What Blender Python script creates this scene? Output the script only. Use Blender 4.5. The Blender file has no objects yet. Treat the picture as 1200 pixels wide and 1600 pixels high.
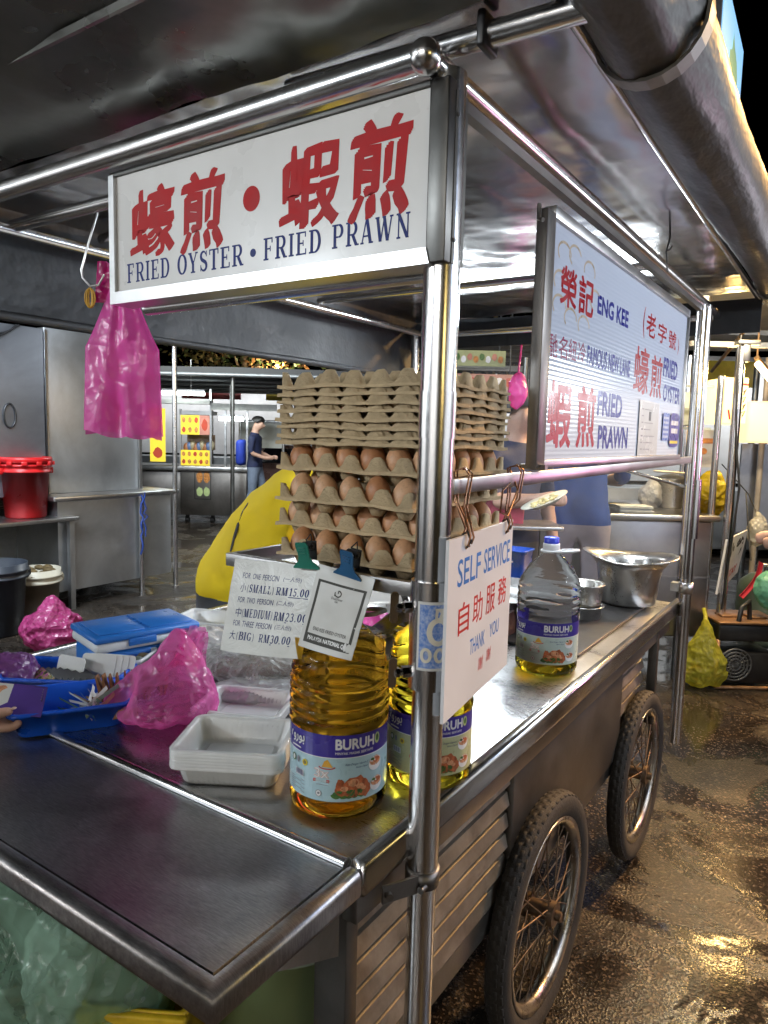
import bpy, bmesh, math, random
from mathutils import Vector, Matrix, noise
random.seed(7)
PI = math.pi
R = math.radians
D = bpy.data
scene = bpy.context.scene
COL = scene.collection
V = Vector

# ------------------------------------------------------------------ camera
cam = D.cameras.new('camera'); camo = D.objects.new('camera', cam); COL.objects.link(camo)
cam.sensor_fit = 'VERTICAL'; cam.sensor_height = 36.0; cam.lens = 36 * 1110.5 / 1600
cam.clip_start = 0.02; cam.clip_end = 500
_F = V((-0.552166, 0.826712, -0.107982)); _R = V((0.829798, 0.557500, 0.025061)); _U = V((-0.080918, 0.075766, 0.993837))
m4 = Matrix.Identity(4)
for i in range(3):
    m4[i][0] = _R[i]; m4[i][1] = _U[i]; m4[i][2] = -_F[i]; m4[i][3] = (0.5023, -0.8806, 1.4478)[i]
camo.matrix_world = m4
scene.camera = camo

# ------------------------------------------------------------------ world (night)
w = D.worlds.new('World'); scene.world = w; w.use_nodes = True
nt = w.node_tree; nt.nodes.clear()
sky = nt.nodes.new('ShaderNodeTexSky'); sky.sky_type = 'NISHITA'; sky.sun_disc = False
sky.sun_elevation = R(-6); sky.sun_rotation = R(200)
bg = nt.nodes.new('ShaderNodeBackground'); bg.inputs['Strength'].default_value = 0.05
out = nt.nodes.new('ShaderNodeOutputWorld')
nt.links.new(sky.outputs[0], bg.inputs[0]); nt.links.new(bg.outputs[0], out.inputs[0])

# ------------------------------------------------------------------ lamps of the market
def lamp(name, loc, target, sx, sy, watts, color=(1, 1, 1)):
    l = D.lights.new(name, 'AREA'); l.shape = 'RECTANGLE'; l.size = sx; l.size_y = sy
    l.energy = watts; l.color = color
    o = D.objects.new(name, l); COL.objects.link(o); o.location = loc
    o.rotation_euler = (V(target) - V(loc)).to_track_quat('-Z', 'Y').to_euler()
    return o
COOL = (.86, .94, 1.0); WHITE = (1, .97, .92); WARM = (1.0, .62, .26)
lamp('tube_light_opposite_stall', (0.3, -4.2, 2.7), (-.3, 0, 1.3), 2.4, .25, 66, WHITE)
lamp('tube_light_opposite_stall', (-2.6, -3.4, 2.5), (-.5, 0, 1.2), 1.6, .2, 52, COOL)
lamp('tube_light_behind_side_sign', (-.10, 1.15, 1.87), (-.4, 1.1, .85), .9, .06, 8, COOL)
lamp('tube_light_over_cart', (-.6, 1.75, 1.93), (-.6, 1.2, .85), .9, .06, 13, COOL)
lamp('added_streak_light_yellow', (3.0, -1.8, 2.0), (0, .4, 1.2), .6, .3, 5, (1, .72, .25))  # added unseen light, gives the steel a yellow streak
lamp('added_streak_light_blue', (2.6, .9, 2.2), (0, 1, 1.5), .8, .3, 10, (.55, .7, 1.0))  # added unseen light for blue reflections in the steel
lamp('added_streak_light_white', (3.4, 2.2, 2.4), (0, 1.4, 1.2), 1.0, .35, 14, (.95, .95, 1))  # added unseen light, white reflections and brightness along the cart side
lamp('tube_light_next_stall', (1.05, 2.95, 1.72), (0, 1, 1.55), .5, .12, 4, COOL)
lamp('tube_light_next_stall', (1.6, 3.1, 1.35), (0, 1, 1.4), .35, .12, 4, (1, .42, .68))
lamp('warm_tube_light', (-.09, 4.15, 1.9), (.3, 1.6, 0), .35, .06, 11, (1, .62, .22))
lamp('side_sign_fill_light', (1.35, 1.5, 2.0), (0, 1, 1.6), .9, .05, 7, (.85, .93, 1))  # fill light added out of view to brighten the side sign
sl_ = lamp('street_lamp_light', (2.0, 6.2, 4.6), (.75, 1.5, 0), .35, .35, 90, (1, .56, .2)); sl_.data.spread = R(75)
lamp('tube_light_left_stalls', (-3.4, .6, 2.9), (-4.7, 2.6, 1.0), 1.4, .1, 130, (.8, .9, 1.0))
lamp('tube_light_far_stalls', (-6.6, 5.0, 2.9), (-7.5, 7.0, .8), 2.2, .12, 75, (.93, 1, .97))
lamp('tube_light_far_yard', (-4.5, 5.6, 3.2), (-4.5, 5.0, 0), 1.6, .3, 60, (.9, .97, 1))
lamp('tube_light_right_stall', (.05, 3.3, 2.3), (-.3, 4.0, .8), .9, .06, 40, (1, .8, .5))

scene.view_settings.view_transform = 'Standard'; scene.view_settings.look = 'None'
scene.view_settings.exposure = 0.45; scene.view_settings.gamma = 1.0
scene.render.engine = 'CYCLES'
cy = scene.cycles
cy.max_bounces = 10; cy.diffuse_bounces = 3; cy.glossy_bounces = 5; cy.transmission_bounces = 8; cy.transparent_max_bounces = 14
cy.caustics_reflective = False; cy.caustics_refractive = True; cy.blur_glossy = .6
cy.sample_clamp_indirect = 4.0
try: cy.use_denoising = True
except Exception: pass

# ------------------------------------------------------------------ materials
MATS = {}
def _mat(name):
    m = D.materials.new(name); m.use_nodes = True
    n = m.node_tree; b = n.nodes['Principled BSDF']
    MATS[name] = m
    return m, n, b
def _noise(n, scale, detail=4, rough=.6, stretch=None, dist=0):
    tc = n.nodes.new('ShaderNodeTexCoord'); t = n.nodes.new('ShaderNodeTexNoise')
    t.inputs['Scale'].default_value = scale; t.inputs['Detail'].default_value = detail; t.inputs['Roughness'].default_value = rough
    t.inputs['Distortion'].default_value = dist
    if stretch:
        mp = n.nodes.new('ShaderNodeMapping'); mp.inputs['Scale'].default_value = stretch
        n.links.new(tc.outputs['Object'], mp.inputs[0]); n.links.new(mp.outputs[0], t.inputs[0])
    else: n.links.new(tc.outputs['Object'], t.inputs[0])
    return t
def _ramp(n, src, stops):
    r = n.nodes.new('ShaderNodeValToRGB'); e = r.color_ramp.elements
    while len(e) < len(stops): e.new(.5)
    for k, (p, c) in enumerate(stops):
        e[k].position = p; e[k].color = (*c, 1) if hasattr(c, '__len__') else (c, c, c, 1)
    n.links.new(src, r.inputs[0]); return r
def _bump(n, b, src, strength, dist=.01):
    bp = n.nodes.new('ShaderNodeBump'); bp.inputs['Strength'].default_value = strength; bp.inputs['Distance'].default_value = dist
    n.links.new(src, bp.inputs['Height'])
    n.links.new(bp.outputs[0], b.inputs['Normal']); return bp
def mat(name, col, rough=.5, metal=0, var=.15, scale=12, bump=0, bscale=None, spec=.5, stretch=None, rvar=.1, bdist=.004):
    """plain surface with procedural colour and gloss variation"""
    if name in MATS: return MATS[name]
    m, n, b = _mat(name)
    t = _noise(n, scale, 5, .6, stretch)
    lo = tuple(c * (1 - var) for c in col); hi = tuple(min(1, c * (1 + var)) for c in col)
    r = _ramp(n, t.outputs['Fac'], [(.3, lo), (.7, hi)])
    n.links.new(r.outputs[0], b.inputs['Base Color'])
    rr = _ramp(n, t.outputs['Fac'], [(.3, max(.02, rough - rvar)), (.7, min(1, rough + rvar))])
    n.links.new(rr.outputs[0], b.inputs['Roughness'])
    b.inputs['Metallic'].default_value = metal; b.inputs['Specular IOR Level'].default_value = spec
    if bump:
        t2 = _noise(n, bscale or scale * 3, 4, .6, stretch); _bump(n, b, t2.outputs['Fac'], bump, bdist)
    return m
def steel(name, col=.55, rough=.25, scale=6, bump=.06, bscale=5, bdist=.01, scratch=.12, tint=(1, 1, 1), grime=.35, stretch=(1, 1, 1), fine=0):
    if name in MATS: return MATS[name]
    m, n, b = _mat(name)
    b.inputs['Metallic'].default_value = 1
    t = _noise(n, scale, 6, .65, stretch, .4)
    c = tuple(col * x for x in tint)
    r = _ramp(n, t.outputs['Fac'], [(.25, tuple(x * (1 - grime) for x in c)), (.62, c)])
    if fine:
        tf = _noise(n, 60, 3, .8, (1, 9, 1)); rf = _ramp(n, tf.outputs['Fac'], [(.35, 1 - fine), (.6, 1.0), (.75, 1 + fine)]); mf = n.nodes.new('ShaderNodeMix'); mf.data_type = 'RGBA'; mf.blend_type = 'MULTIPLY'; mf.inputs[0].default_value = 1
        n.links.new(r.outputs[0], mf.inputs[6]); n.links.new(rf.outputs[0], mf.inputs[7]); n.links.new(mf.outputs[2], b.inputs['Base Color'])
    else: n.links.new(r.outputs[0], b.inputs['Base Color'])
    t3 = _noise(n, scale * 14, 3, .7, (1, 6, 1))
    mx = n.nodes.new('ShaderNodeMath'); mx.operation = 'MULTIPLY_ADD'; mx.inputs[1].default_value = scratch; mx.inputs[2].default_value = rough - scratch * .5
    n.links.new(t3.outputs['Fac'], mx.inputs[0])
    ad = n.nodes.new('ShaderNodeMath'); ad.operation = 'MULTIPLY_ADD'; ad.inputs[1].default_value = .22
    n.links.new(t.outputs['Fac'], ad.inputs[0]); n.links.new(mx.outputs[0], ad.inputs[2])
    sb = n.nodes.new('ShaderNodeMath'); sb.operation = 'SUBTRACT'; sb.inputs[1].default_value = .11; sb.use_clamp = True
    n.links.new(ad.outputs[0], sb.inputs[0]); n.links.new(sb.outputs[0], b.inputs['Roughness'])
    if bump:
        t2 = _noise(n, bscale, 3, .5, stretch); _bump(n, b, t2.outputs['Fac'], bump, bdist)
    return m
def emis(name, col, strength):
    if name in MATS: return MATS[name]
    m, n, b = _mat(name)
    b.inputs['Base Color'].default_value = (*col, 1); b.inputs['Emission Color'].default_value = (*col, 1)
    b.inputs['Emission Strength'].default_value = strength
    return m
def glassy(name, col, rough=.03, ior=1.45, var=0):
    if name in MATS: return MATS[name]
    m, n, b = _mat(name)
    b.inputs['Base Color'].default_value = (*col, 1); b.inputs['Transmission Weight'].default_value = 1
    b.inputs['Roughness'].default_value = rough; b.inputs['IOR'].default_value = ior
    if var:
        t2 = _noise(n, 30, 2, .5, (1, 1, 2.2)); _bump(n, b, t2.outputs['Fac'], var, .01)
    return m
def film(name, col, clear=.35, rough=.22, bump=.5, bscale=18, tcol=None):
    """thin crinkled plastic film: gloss over colour, see-through where it faces the eye, denser edge-on"""
    if name in MATS: return MATS[name]
    m, n, b = _mat(name)
    b.inputs['Base Color'].default_value = (*col, 1); b.inputs['Roughness'].default_value = rough
    b.inputs['Specular IOR Level'].default_value = .8
    tc = n.nodes.new('ShaderNodeTexCoord'); nz = _noise(n, bscale * .5, 3, .5); add = n.nodes.new('ShaderNodeVectorMath'); add.operation = 'MULTIPLY_ADD'; add.inputs[1].default_value = (.05, .05, .05)
    n.links.new(nz.outputs['Color'], add.inputs[0]); n.links.new(tc.outputs['Object'], add.inputs[2])
    hs = []
    for k, (sc, wt) in enumerate(((bscale, 1.0), (bscale * 2.7, .4))):
        vo = n.nodes.new('ShaderNodeTexVoronoi'); vo.feature = 'F1'; vo.inputs['Scale'].default_value = sc; n.links.new(add.outputs[0], vo.inputs['Vector'])
        mu = n.nodes.new('ShaderNodeMath'); mu.operation = 'MULTIPLY'; mu.inputs[1].default_value = wt; n.links.new(vo.outputs['Distance'], mu.inputs[0]); hs.append(mu)
    sm_ = n.nodes.new('ShaderNodeMath'); sm_.operation = 'ADD'; n.links.new(hs[0].outputs[0], sm_.inputs[0]); n.links.new(hs[1].outputs[0], sm_.inputs[1])
    bp = _bump(n, b, sm_.outputs[0], bump, .35 / bscale)
    tl = n.nodes.new('ShaderNodeBsdfTranslucent'); tl.inputs[0].default_value = (*col, 1)
    n.links.new(bp.outputs[0], tl.inputs['Normal'])
    mx0 = n.nodes.new('ShaderNodeMixShader'); mx0.inputs[0].default_value = .3
    n.links.new(b.outputs[0], mx0.inputs[1]); n.links.new(tl.outputs[0], mx0.inputs[2])
    tr = n.nodes.new('ShaderNodeBsdfTransparent'); tr.inputs[0].default_value = (*(tcol or col), 1)
    lw = n.nodes.new('ShaderNodeLayerWeight'); lw.inputs['Blend'].default_value = .35; n.links.new(bp.outputs[0], lw.inputs['Normal'])
    r = _ramp(n, lw.outputs['Facing'], [(.0, min(1, clear * 1.25)), (.9, clear * .25)])
    mx = n.nodes.new('ShaderNodeMixShader')
    n.links.new(r.outputs[0], mx.inputs[0]); n.links.new(mx0.outputs[0], mx.inputs[1]); n.links.new(tr.outputs[0], mx.inputs[2])
    n.links.new(mx.outputs[0], n.nodes['Material Output'].inputs[0])
    return m

STEEL_T = steel('polished steel tube', .74, .22, 6, .015, 10, .003, .12, (1, .99, .98), .22)
STEEL_C = steel('brushed steel counter', .66, .3, 5, .05, 3.5, .01, .2, (.98, .99, 1), .3, fine=.18)
STEEL_F = steel('worn steel flap', .54, .36, 4, .05, 4, .008, .25, (.96, .97, 1), .4, fine=.3)
STEEL_R = steel('dented steel ceiling', .56, .2, 3, .35, 3.2, .03, .12, (1, .98, .98), .3)
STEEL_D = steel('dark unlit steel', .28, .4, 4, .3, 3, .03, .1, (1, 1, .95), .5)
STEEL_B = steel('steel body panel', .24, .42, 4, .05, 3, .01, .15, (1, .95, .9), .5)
STEEL_P = steel('aluminium pot', .6, .3, 8, .12, 9, .006, .2, (1, .97, .92), .4)
STEEL_S = steel('stall sheet steel', .62, .46, 2, .25, 2.2, .02, .1, (.93, .97, 1), .35)
ALU = steel('aluminium sign frame', .56, .32, 8, .02, 8, .003, .1, grime=.2)
CHROME = steel('bright fastener steel', .7, .12, 20, 0)
RUST = steel('rusty steel', .22, .55, 14, .5, 40, .004, .2, (1, .72, .5), .6)
def sign_white(name, col, rough=.35):
    m = mat(name, col, rough, 0, .04, 5, 0); return m
WHITE_P = mat('white sign acrylic', (.65, .645, .63), .3, 0, .03, 5)
RED_INK = mat('red vinyl', (.4, .008, .01), .5, 0, .12, 20, spec=.2)
BLUE_INK = mat('navy vinyl', (.018, .03, .16), .5, 0, .15, 40, spec=.2)
CARD_BLUE = mat('navy print', (.025, .04, .16), .6, 0, .1, 60, spec=.1)
BLACK = mat('black plastic', (.015, .015, .016), .4, 0, .2, 20)
RUBBER = mat('dirty tyre rubber', (.03, .026, .022), .75, 0, .4, 25, .4, 120)
TARP = mat('dark tarpaulin', (.022, .024, .027), .55, 0, .3, 3, .5, 5, bdist=.03)
PULP = mat('grey egg tray pulp', (.5, .385, .235), .95, 0, .14, 40, .6, 160, .1)
def egg_mat():
    m, n, b = _mat('brown egg shell'); t = _noise(n, 120, 3, .7); oi = n.nodes.new('ShaderNodeObjectInfo')
    r = _ramp(n, oi.outputs['Random'], [(0, (.42, .185, .08)), (.5, (.55, .275, .13)), (1, (.66, .39, .22))]); r2 = _ramp(n, t.outputs['Fac'], [(.3, .78), (.5, 1.0)])
    mx = n.nodes.new('ShaderNodeMix'); mx.data_type = 'RGBA'; mx.blend_type = 'MULTIPLY'; mx.inputs[0].default_value = 1
    n.links.new(r.outputs[0], mx.inputs[6]); n.links.new(r2.outputs[0], mx.inputs[7]); n.links.new(mx.outputs[2], b.inputs['Base Color']); b.inputs['Roughness'].default_value = .45
    _bump(n, b, t.outputs['Fac'], .05, .002); return m
EGG = egg_mat()
ROLL = mat('grimy rolled canvas', (.032, .031, .026), .5, 0, .45, 5, .6, 14, bdist=.01, stretch=(1, .4, 1))
SKIN = mat('skin', (.5, .3, .22), .5, 0, .08, 30, .1, 200)

# ------------------------------------------------------------------ object helpers
def link(o): COL.objects.link(o); return o
def thing(name, label, cat, loc=(0, 0, 0), rz=0, group=None):
    o = D.objects.new(name, None); link(o); o.empty_display_size = .05
    o.location = loc; o.rotation_euler = (0, 0, rz)
    return tag(o, label, cat, group)
def tag(o, label, cat=None, group=None):
    o['label'] = label
    if cat: o['category'] = cat
    if group: o['group'] = group
    return o
def setting(o, kind='structure'):
    o['kind'] = kind; return o

class MB:
    """collects simple shapes and builds ONE mesh object"""
    def __init__(s): s.v = []; s.f = []; s.m = []; s.sm = []; s.mats = []
    def mi(s, m):
        if m not in s.mats: s.mats.append(m)
        return s.mats.index(m)
    def add(s, vs, fs, m=None, smooth=False, xf=None):
        k = len(s.v); i = s.mi(m)
        s.v += [tuple(xf @ V(v)) if xf else tuple(v) for v in vs]
        for f in fs: s.f.append([k + j for j in f]); s.m.append(i); s.sm.append(smooth)
        return s
    def box(s, c, d, m=None, rot=None, bev=0, seg=2):
        bm = bmesh.new(); bmesh.ops.create_cube(bm, size=1)
        for v in bm.verts: v.co = V((v.co.x * d[0], v.co.y * d[1], v.co.z * d[2]))
        if bev: bmesh.ops.bevel(bm, geom=bm.edges[:], offset=min(bev, min(d) * .49), segments=seg, profile=.5, affect='EDGES')
        bm.verts.index_update()
        M = Matrix.Translation(V(c)) @ (rot.to_4x4() if rot is not None else Matrix.Identity(4))
        s.add([v.co.copy() for v in bm.verts], [[v.index for v in f.verts] for f in bm.faces], m, bool(bev), M)
        bm.free(); return s
    def bx(s, x0, x1, y0, y1, z0, z1, m=None, bev=0): return s.box(((x0 + x1) / 2, (y0 + y1) / 2, (z0 + z1) / 2), (abs(x1 - x0), abs(y1 - y0), abs(z1 - z0)), m, None, bev)
    def tube(s, pts, r, m=None, n=12, cap=True, smooth=True, closed=False):
        pts = [V(p) for p in pts]; N = len(pts); rs = r if hasattr(r, '__len__') else [r] * N
        vs = []; fs = []; prev = None
        for i, p in enumerate(pts):
            if closed: t = pts[(i + 1) % N] - pts[i - 1]
            else: t = (pts[min(i + 1, N - 1)] - pts[max(i - 1, 0)])
            t.normalize()
            if prev is None:
                a = V((0, 0, 1)) if abs(t.z) < .9 else V((1, 0, 0)); u = t.cross(a).normalized()
            else: u = (prev - t * prev.dot(t)).normalized()
            prev = u; wv = t.cross(u)
            for j in range(n):
                an = 2 * PI * j / n; vs.append(p + (u * math.cos(an) + wv * math.sin(an)) * rs[i])
        for i in range(N if closed else N - 1):
            for j in range(n):
                a = i * n; b2 = ((i + 1) % N) * n; fs.append([a + j, a + (j + 1) % n, b2 + (j + 1) % n, b2 + j])
        s.add(vs, fs, m, smooth)
        if cap and not closed:
            k = len(vs); s.add(vs[:n], [list(range(n))[::-1]], m); s.add(vs[k - n:], [list(range(n))], m)
        return s
    def lathe(s, prof, m=None, n=32, c=(0, 0, 0), smooth=True, a0=0, a1=2 * PI, fn=None):
        full = abs(a1 - a0 - 2 * PI) < 1e-6; N = n if full else n + 1
        vs = []; fs = []
        for (r, z) in prof:
            for j in range(N):
                an = a0 + (a1 - a0) * j / n; p = V((r * math.cos(an), r * math.sin(an), z))
                if fn: p = fn(p, an)
                vs.append(p + V(c))
        for i in range(len(prof) - 1):
            for j in range(n):
                j2 = (j + 1) % N; fs.append([i * N + j, i * N + j2, (i + 1) * N + j2, (i + 1) * N + j])
        return s.add(vs, fs, m, smooth)
    def prism(s, poly, axis, a, b, m=None, smooth=False):
        """poly in the two other axes (in xyz order) extruded from a to b along axis"""
        n = len(poly)
        def P(q, t): return {'x': (t, q[0], q[1]), 'y': (q[0], t, q[1]), 'z': (q[0], q[1], t)}[axis]
        vs = [P(q, a) for q in poly] + [P(q, b) for q in poly]
        return s.add(vs, [list(range(n))[::-1], list(range(n, 2 * n))] + [[i, (i + 1) % n, n + (i + 1) % n, n + i] for i in range(n)], m, smooth)
    def grid(s, fn, nu, nv, m=None, smooth=True, wrap=False):
        vs = [fn(i / nu, j / nv) for i in range(nu + (0 if wrap else 1)) for j in range(nv + 1)]; fs = []; W = nv + 1
        for i in range(nu):
            i2 = (i + 1) % nu if wrap else i + 1
            for j in range(nv): fs.append([i * W + j, i2 * W + j, i2 * W + j + 1, i * W + j + 1])
        return s.add(vs, fs, m, smooth)
    def sphere(s, c, r, m=None, n=16, k=10):
        r = r if hasattr(r, '__len__') else (r, r, r)
        return s.grid(lambda u, v: (c[0] + r[0] * math.sin(PI * v) * math.cos(2 * PI * u), c[1] + r[1] * math.sin(PI * v) * math.sin(2 * PI * u), c[2] - r[2] * math.cos(PI * v)), n, k, m, True, True)
    def build(s, name, m=None, parent=None, loc=None, fix=True):
        me = D.meshes.new(name); me.from_pydata(s.v, [], s.f)
        for q in s.mats: me.materials.append(q or m)
        me.polygons.foreach_set('material_index', s.m); me.polygons.foreach_set('use_smooth', s.sm)
        if fix:
            bm = bmesh.new(); bm.from_mesh(me); bmesh.ops.recalc_face_normals(bm, faces=bm.faces); bm.to_mesh(me); bm.free()
        me.update(); o = D.objects.new(name, me); link(o)
        if parent: o.parent = parent
        if loc: o.location = loc
        return o
def copy_tree(o, parent=None):
    c = o.copy(); link(c)
    if parent: c.parent = parent
    for ch in [x for x in D.objects if x.parent is o]: copy_tree(ch, c)
    return c

# ------------------------------------------------------------------ lettering
_tc = {}
def text2d(body, bold=0):
    k = body
    if k not in _tc:
        c = D.curves.new('t', 'FONT'); c.body = body; c.resolution_u = 3
        o = D.objects.new('t', c); link(o)
        dg = bpy.context.evaluated_depsgraph_get(); dg.update()
        me = D.meshes.new_from_object(o.evaluated_get(dg))
        _tc[k] = ([(v.co.x, v.co.y) for v in me.vertices], [list(p.vertices) for p in me.polygons])
        D.objects.remove(o); D.curves.remove(c); D.meshes.remove(me)
    return _tc[k]
def arc(cx, cy, rx, ry, a0, a1, n=14): return [(cx + rx * math.cos(R(a0 + (a1 - a0) * i / n)), cy + ry * math.sin(R(a0 + (a1 - a0) * i / n))) for i in range(n + 1)]
def strip(pts, ws):
    """2D stroke polygon strip; ws: width at each point"""
    L = len(pts); ws = ws if hasattr(ws, '__len__') else [ws] * L; vs = []; fs = []
    for i, p in enumerate(pts):
        a = pts[max(i - 1, 0)]; b = pts[min(i + 1, L - 1)]; dx, dy = b[0] - a[0], b[1] - a[1]; l = math.hypot(dx, dy) or 1
        nx, ny = -dy / l * ws[i] / 2, dx / l * ws[i] / 2; vs += [(p[0] + nx, p[1] + ny), (p[0] - nx, p[1] - ny)]
    for i in range(L - 1): fs.append([2 * i, 2 * i + 1, 2 * i + 3, 2 * i + 2])
    return vs, fs
TK, TN, SB = .17, .075, .075
def _rect(x0, y0, x1, y1): return [(x0, y0), (x1, y0), (x1, y1), (x0, y1)], [[0, 1, 2, 3]]
def _stem(x, y0=0, y1=1, t=TK, s=.085, top=True, bot=True):
    o = [_rect(x, y0, x + t, y1)]
    if bot: o.append(_rect(x - s, y0, x + t + s, y0 + SB))
    if top: o.append(_rect(x - s, y1 - SB, x + t + s, y1))
    return o
def _dia(x0, y0, x1, y1, t): return [(x0 - t / 2, y0), (x0 + t / 2, y0), (x1 + t / 2, y1), (x1 - t / 2, y1)], [[0, 1, 2, 3]]
def _sl(x, y, hw): return _rect(x - hw, y - (SB if y > .5 else 0), x + hw, y + (0 if y > .5 else SB))
def _wa(n, k0, k1): return [k0 + (k1 - k0) * math.sin(PI * i / n) for i in range(n + 1)]
def glyph(c):
    if c == 'I': return _stem(.1), .37
    if c == 'F': return _stem(.1) + [_rect(.1, .93, .62, 1), _rect(.55, .76, .62, .95), _rect(.25, .47, .48, .54), _rect(.44, .38, .5, .63)], .68
    if c == 'E': return _stem(.1) + [_rect(.1, .93, .64, 1), _rect(.57, .76, .64, .95), _rect(.25, .47, .48, .54), _rect(.44, .38, .5, .63), _rect(.1, 0, .66, .07), _rect(.6, .05, .67, .26)], .72
    if c == 'L': return _stem(.1) + [_rect(.1, 0, .62, .07), _rect(.56, .05, .63, .28)], .68
    if c == 'T': return _stem(.27, top=False) + [_rect(.03, .93, .68, 1), _rect(.02, .74, .09, 1), _rect(.62, .74, .69, 1)], .71
    if c in 'PRB':
        o = _stem(.1); n = 14
        y = .43 if c != 'B' else .52
        o += [_rect(.25, .93, .42, 1), _rect(.25, y, .42, y + .07), strip(arc(.42, (1 + y) / 2, .2, (1 - y) / 2 - .035, 90, -90, n), _wa(n, .07, TK))]
        if c == 'R': o += [_dia(.66, 0, .42, .46, .19), _sl(.7, 0, .1)]
        if c == 'B': o += [_rect(.25, 0, .44, .07), strip(arc(.44, .27, .24, .235, 90, -90, n), _wa(n, .07, TK))]
        return o, .78 if c == 'R' else .74
    if c == 'D': return _stem(.1) + [_rect(.25, .93, .38, 1), _rect(.25, 0, .38, .07), strip(arc(.36, .5, .3, .465, 90, -90, 18), _wa(18, .07, TK))], .8
    if c in 'OG0':
        wd = .33 if c != '0' else .24; n = 28; a0 = 0 if c != 'G' else 40; a1 = 360 if c != 'G' else 330
        pts = arc(wd + .05, .5, wd - .05, .465, a0, a1, n)
        ws = [.07 + .11 * abs(math.cos(R(a0 + (a1 - a0) * i / n))) for i in range(n + 1)]
        o = [strip(pts, ws)]
        if c == 'G': o += [_rect(.52, .04, .66, .42), _rect(.42, .38, .72, .44)]
        return o, 2 * wd + .1
    if c == 'S':
        p = [(.5, .78)] + arc(.3, .74, .19, .21, 60, 250, 10) + arc(.31, .26, .2, .22, 70, -140, 10) + [(.1, .24)]
        return [strip(p, [.06 + .12 * math.sin(PI * i / (len(p) - 1)) for i in range(len(p))]), _rect(.48, .7, .54, .98), _rect(.07, .02, .13, .32)], .6
    if c == 'Y': return _stem(.27, 0, .45, top=False) + [_dia(.355, .42, .12, 1, .18), _dia(.36, .42, .62, 1, .08), _sl(.12, 1, .13), _sl(.62, 1, .1)], .74
    if c == 'A': return [_dia(.6, 0, .38, 1, .18), _dia(.1, 0, .34, 1, .075), _rect(.18, .28, .55, .35), _sl(.11, 0, .1), _sl(.62, 0, .13)], .76
    if c == 'V': return [_dia(.38, 0, .14, 1, .18), _dia(.4, 0, .64, 1, .075), _sl(.14, 1, .12), _sl(.64, 1, .1)], .76
    if c == 'W': return [_dia(.3, 0, .12, 1, .17), _dia(.33, 0, .52, 1, .07), _dia(.7, 0, .5, 1, .17), _dia(.73, 0, .92, 1, .07), _sl(.12, 1, .12), _sl(.5, 1, .1), _sl(.92, 1, .1)], 1.04
    if c == 'N': return [_rect(.14, 0, .21, 1), _rect(.64, 0, .71, 1), _dia(.66, 0, .16, 1, .18), _sl(.175, 0, .11), _sl(.14, 1, .1), _sl(.675, 1, .12)], .82
    if c == 'M': return [_rect(.13, 0, .2, 1), _dia(.47, 0, .2, 1, .17), _dia(.48, 0, .76, 1, .07)] + _stem(.72) + [_sl(.16, 0, .1), _sl(.14, 1, .1)], 1.02
    if c == 'U': return [_rect(.12, .3, .28, 1), _rect(.6, .3, .67, 1), strip(arc(.42, .3, .22, .26, 180, 360, 12), .12), _sl(.2, 1, .15), _sl(.635, 1, .11)], .8
    if c == 'H': return _stem(.1) + _stem(.55) + [_rect(.2, .46, .6, .54)], .84
    if c == '1': return _stem(.2, top=False) + [_rect(.08, .8, .24, .87)], .5
    if c == '2': return [strip(arc(.27, .72, .17, .24, 160, -40, 12) + [(.1, .08)], .11), _rect(.06, 0, .5, .1)], .54
    if c == '3': return [strip(arc(.25, .74, .17, .22, 150, -90, 10), .11), strip(arc(.25, .27, .2, .24, 90, -150, 10), .12)], .54
    if c == '5': return [_rect(.1, .88, .46, 1), _rect(.1, .5, .16, 1), strip(arc(.24, .31, .2, .27, 120, -150, 12), .12)], .54
    if c == '.': return [_rect(.06, 0, .2, .14)], .26
    if c == '(': return [strip(arc(.36, .42, .26, .66, 130, 230, 8), .07)], .3
    if c == ')': return [strip(arc(-.06, .42, .26, .66, 50, -50, 8), .07)], .3
    return [], .34

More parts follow.
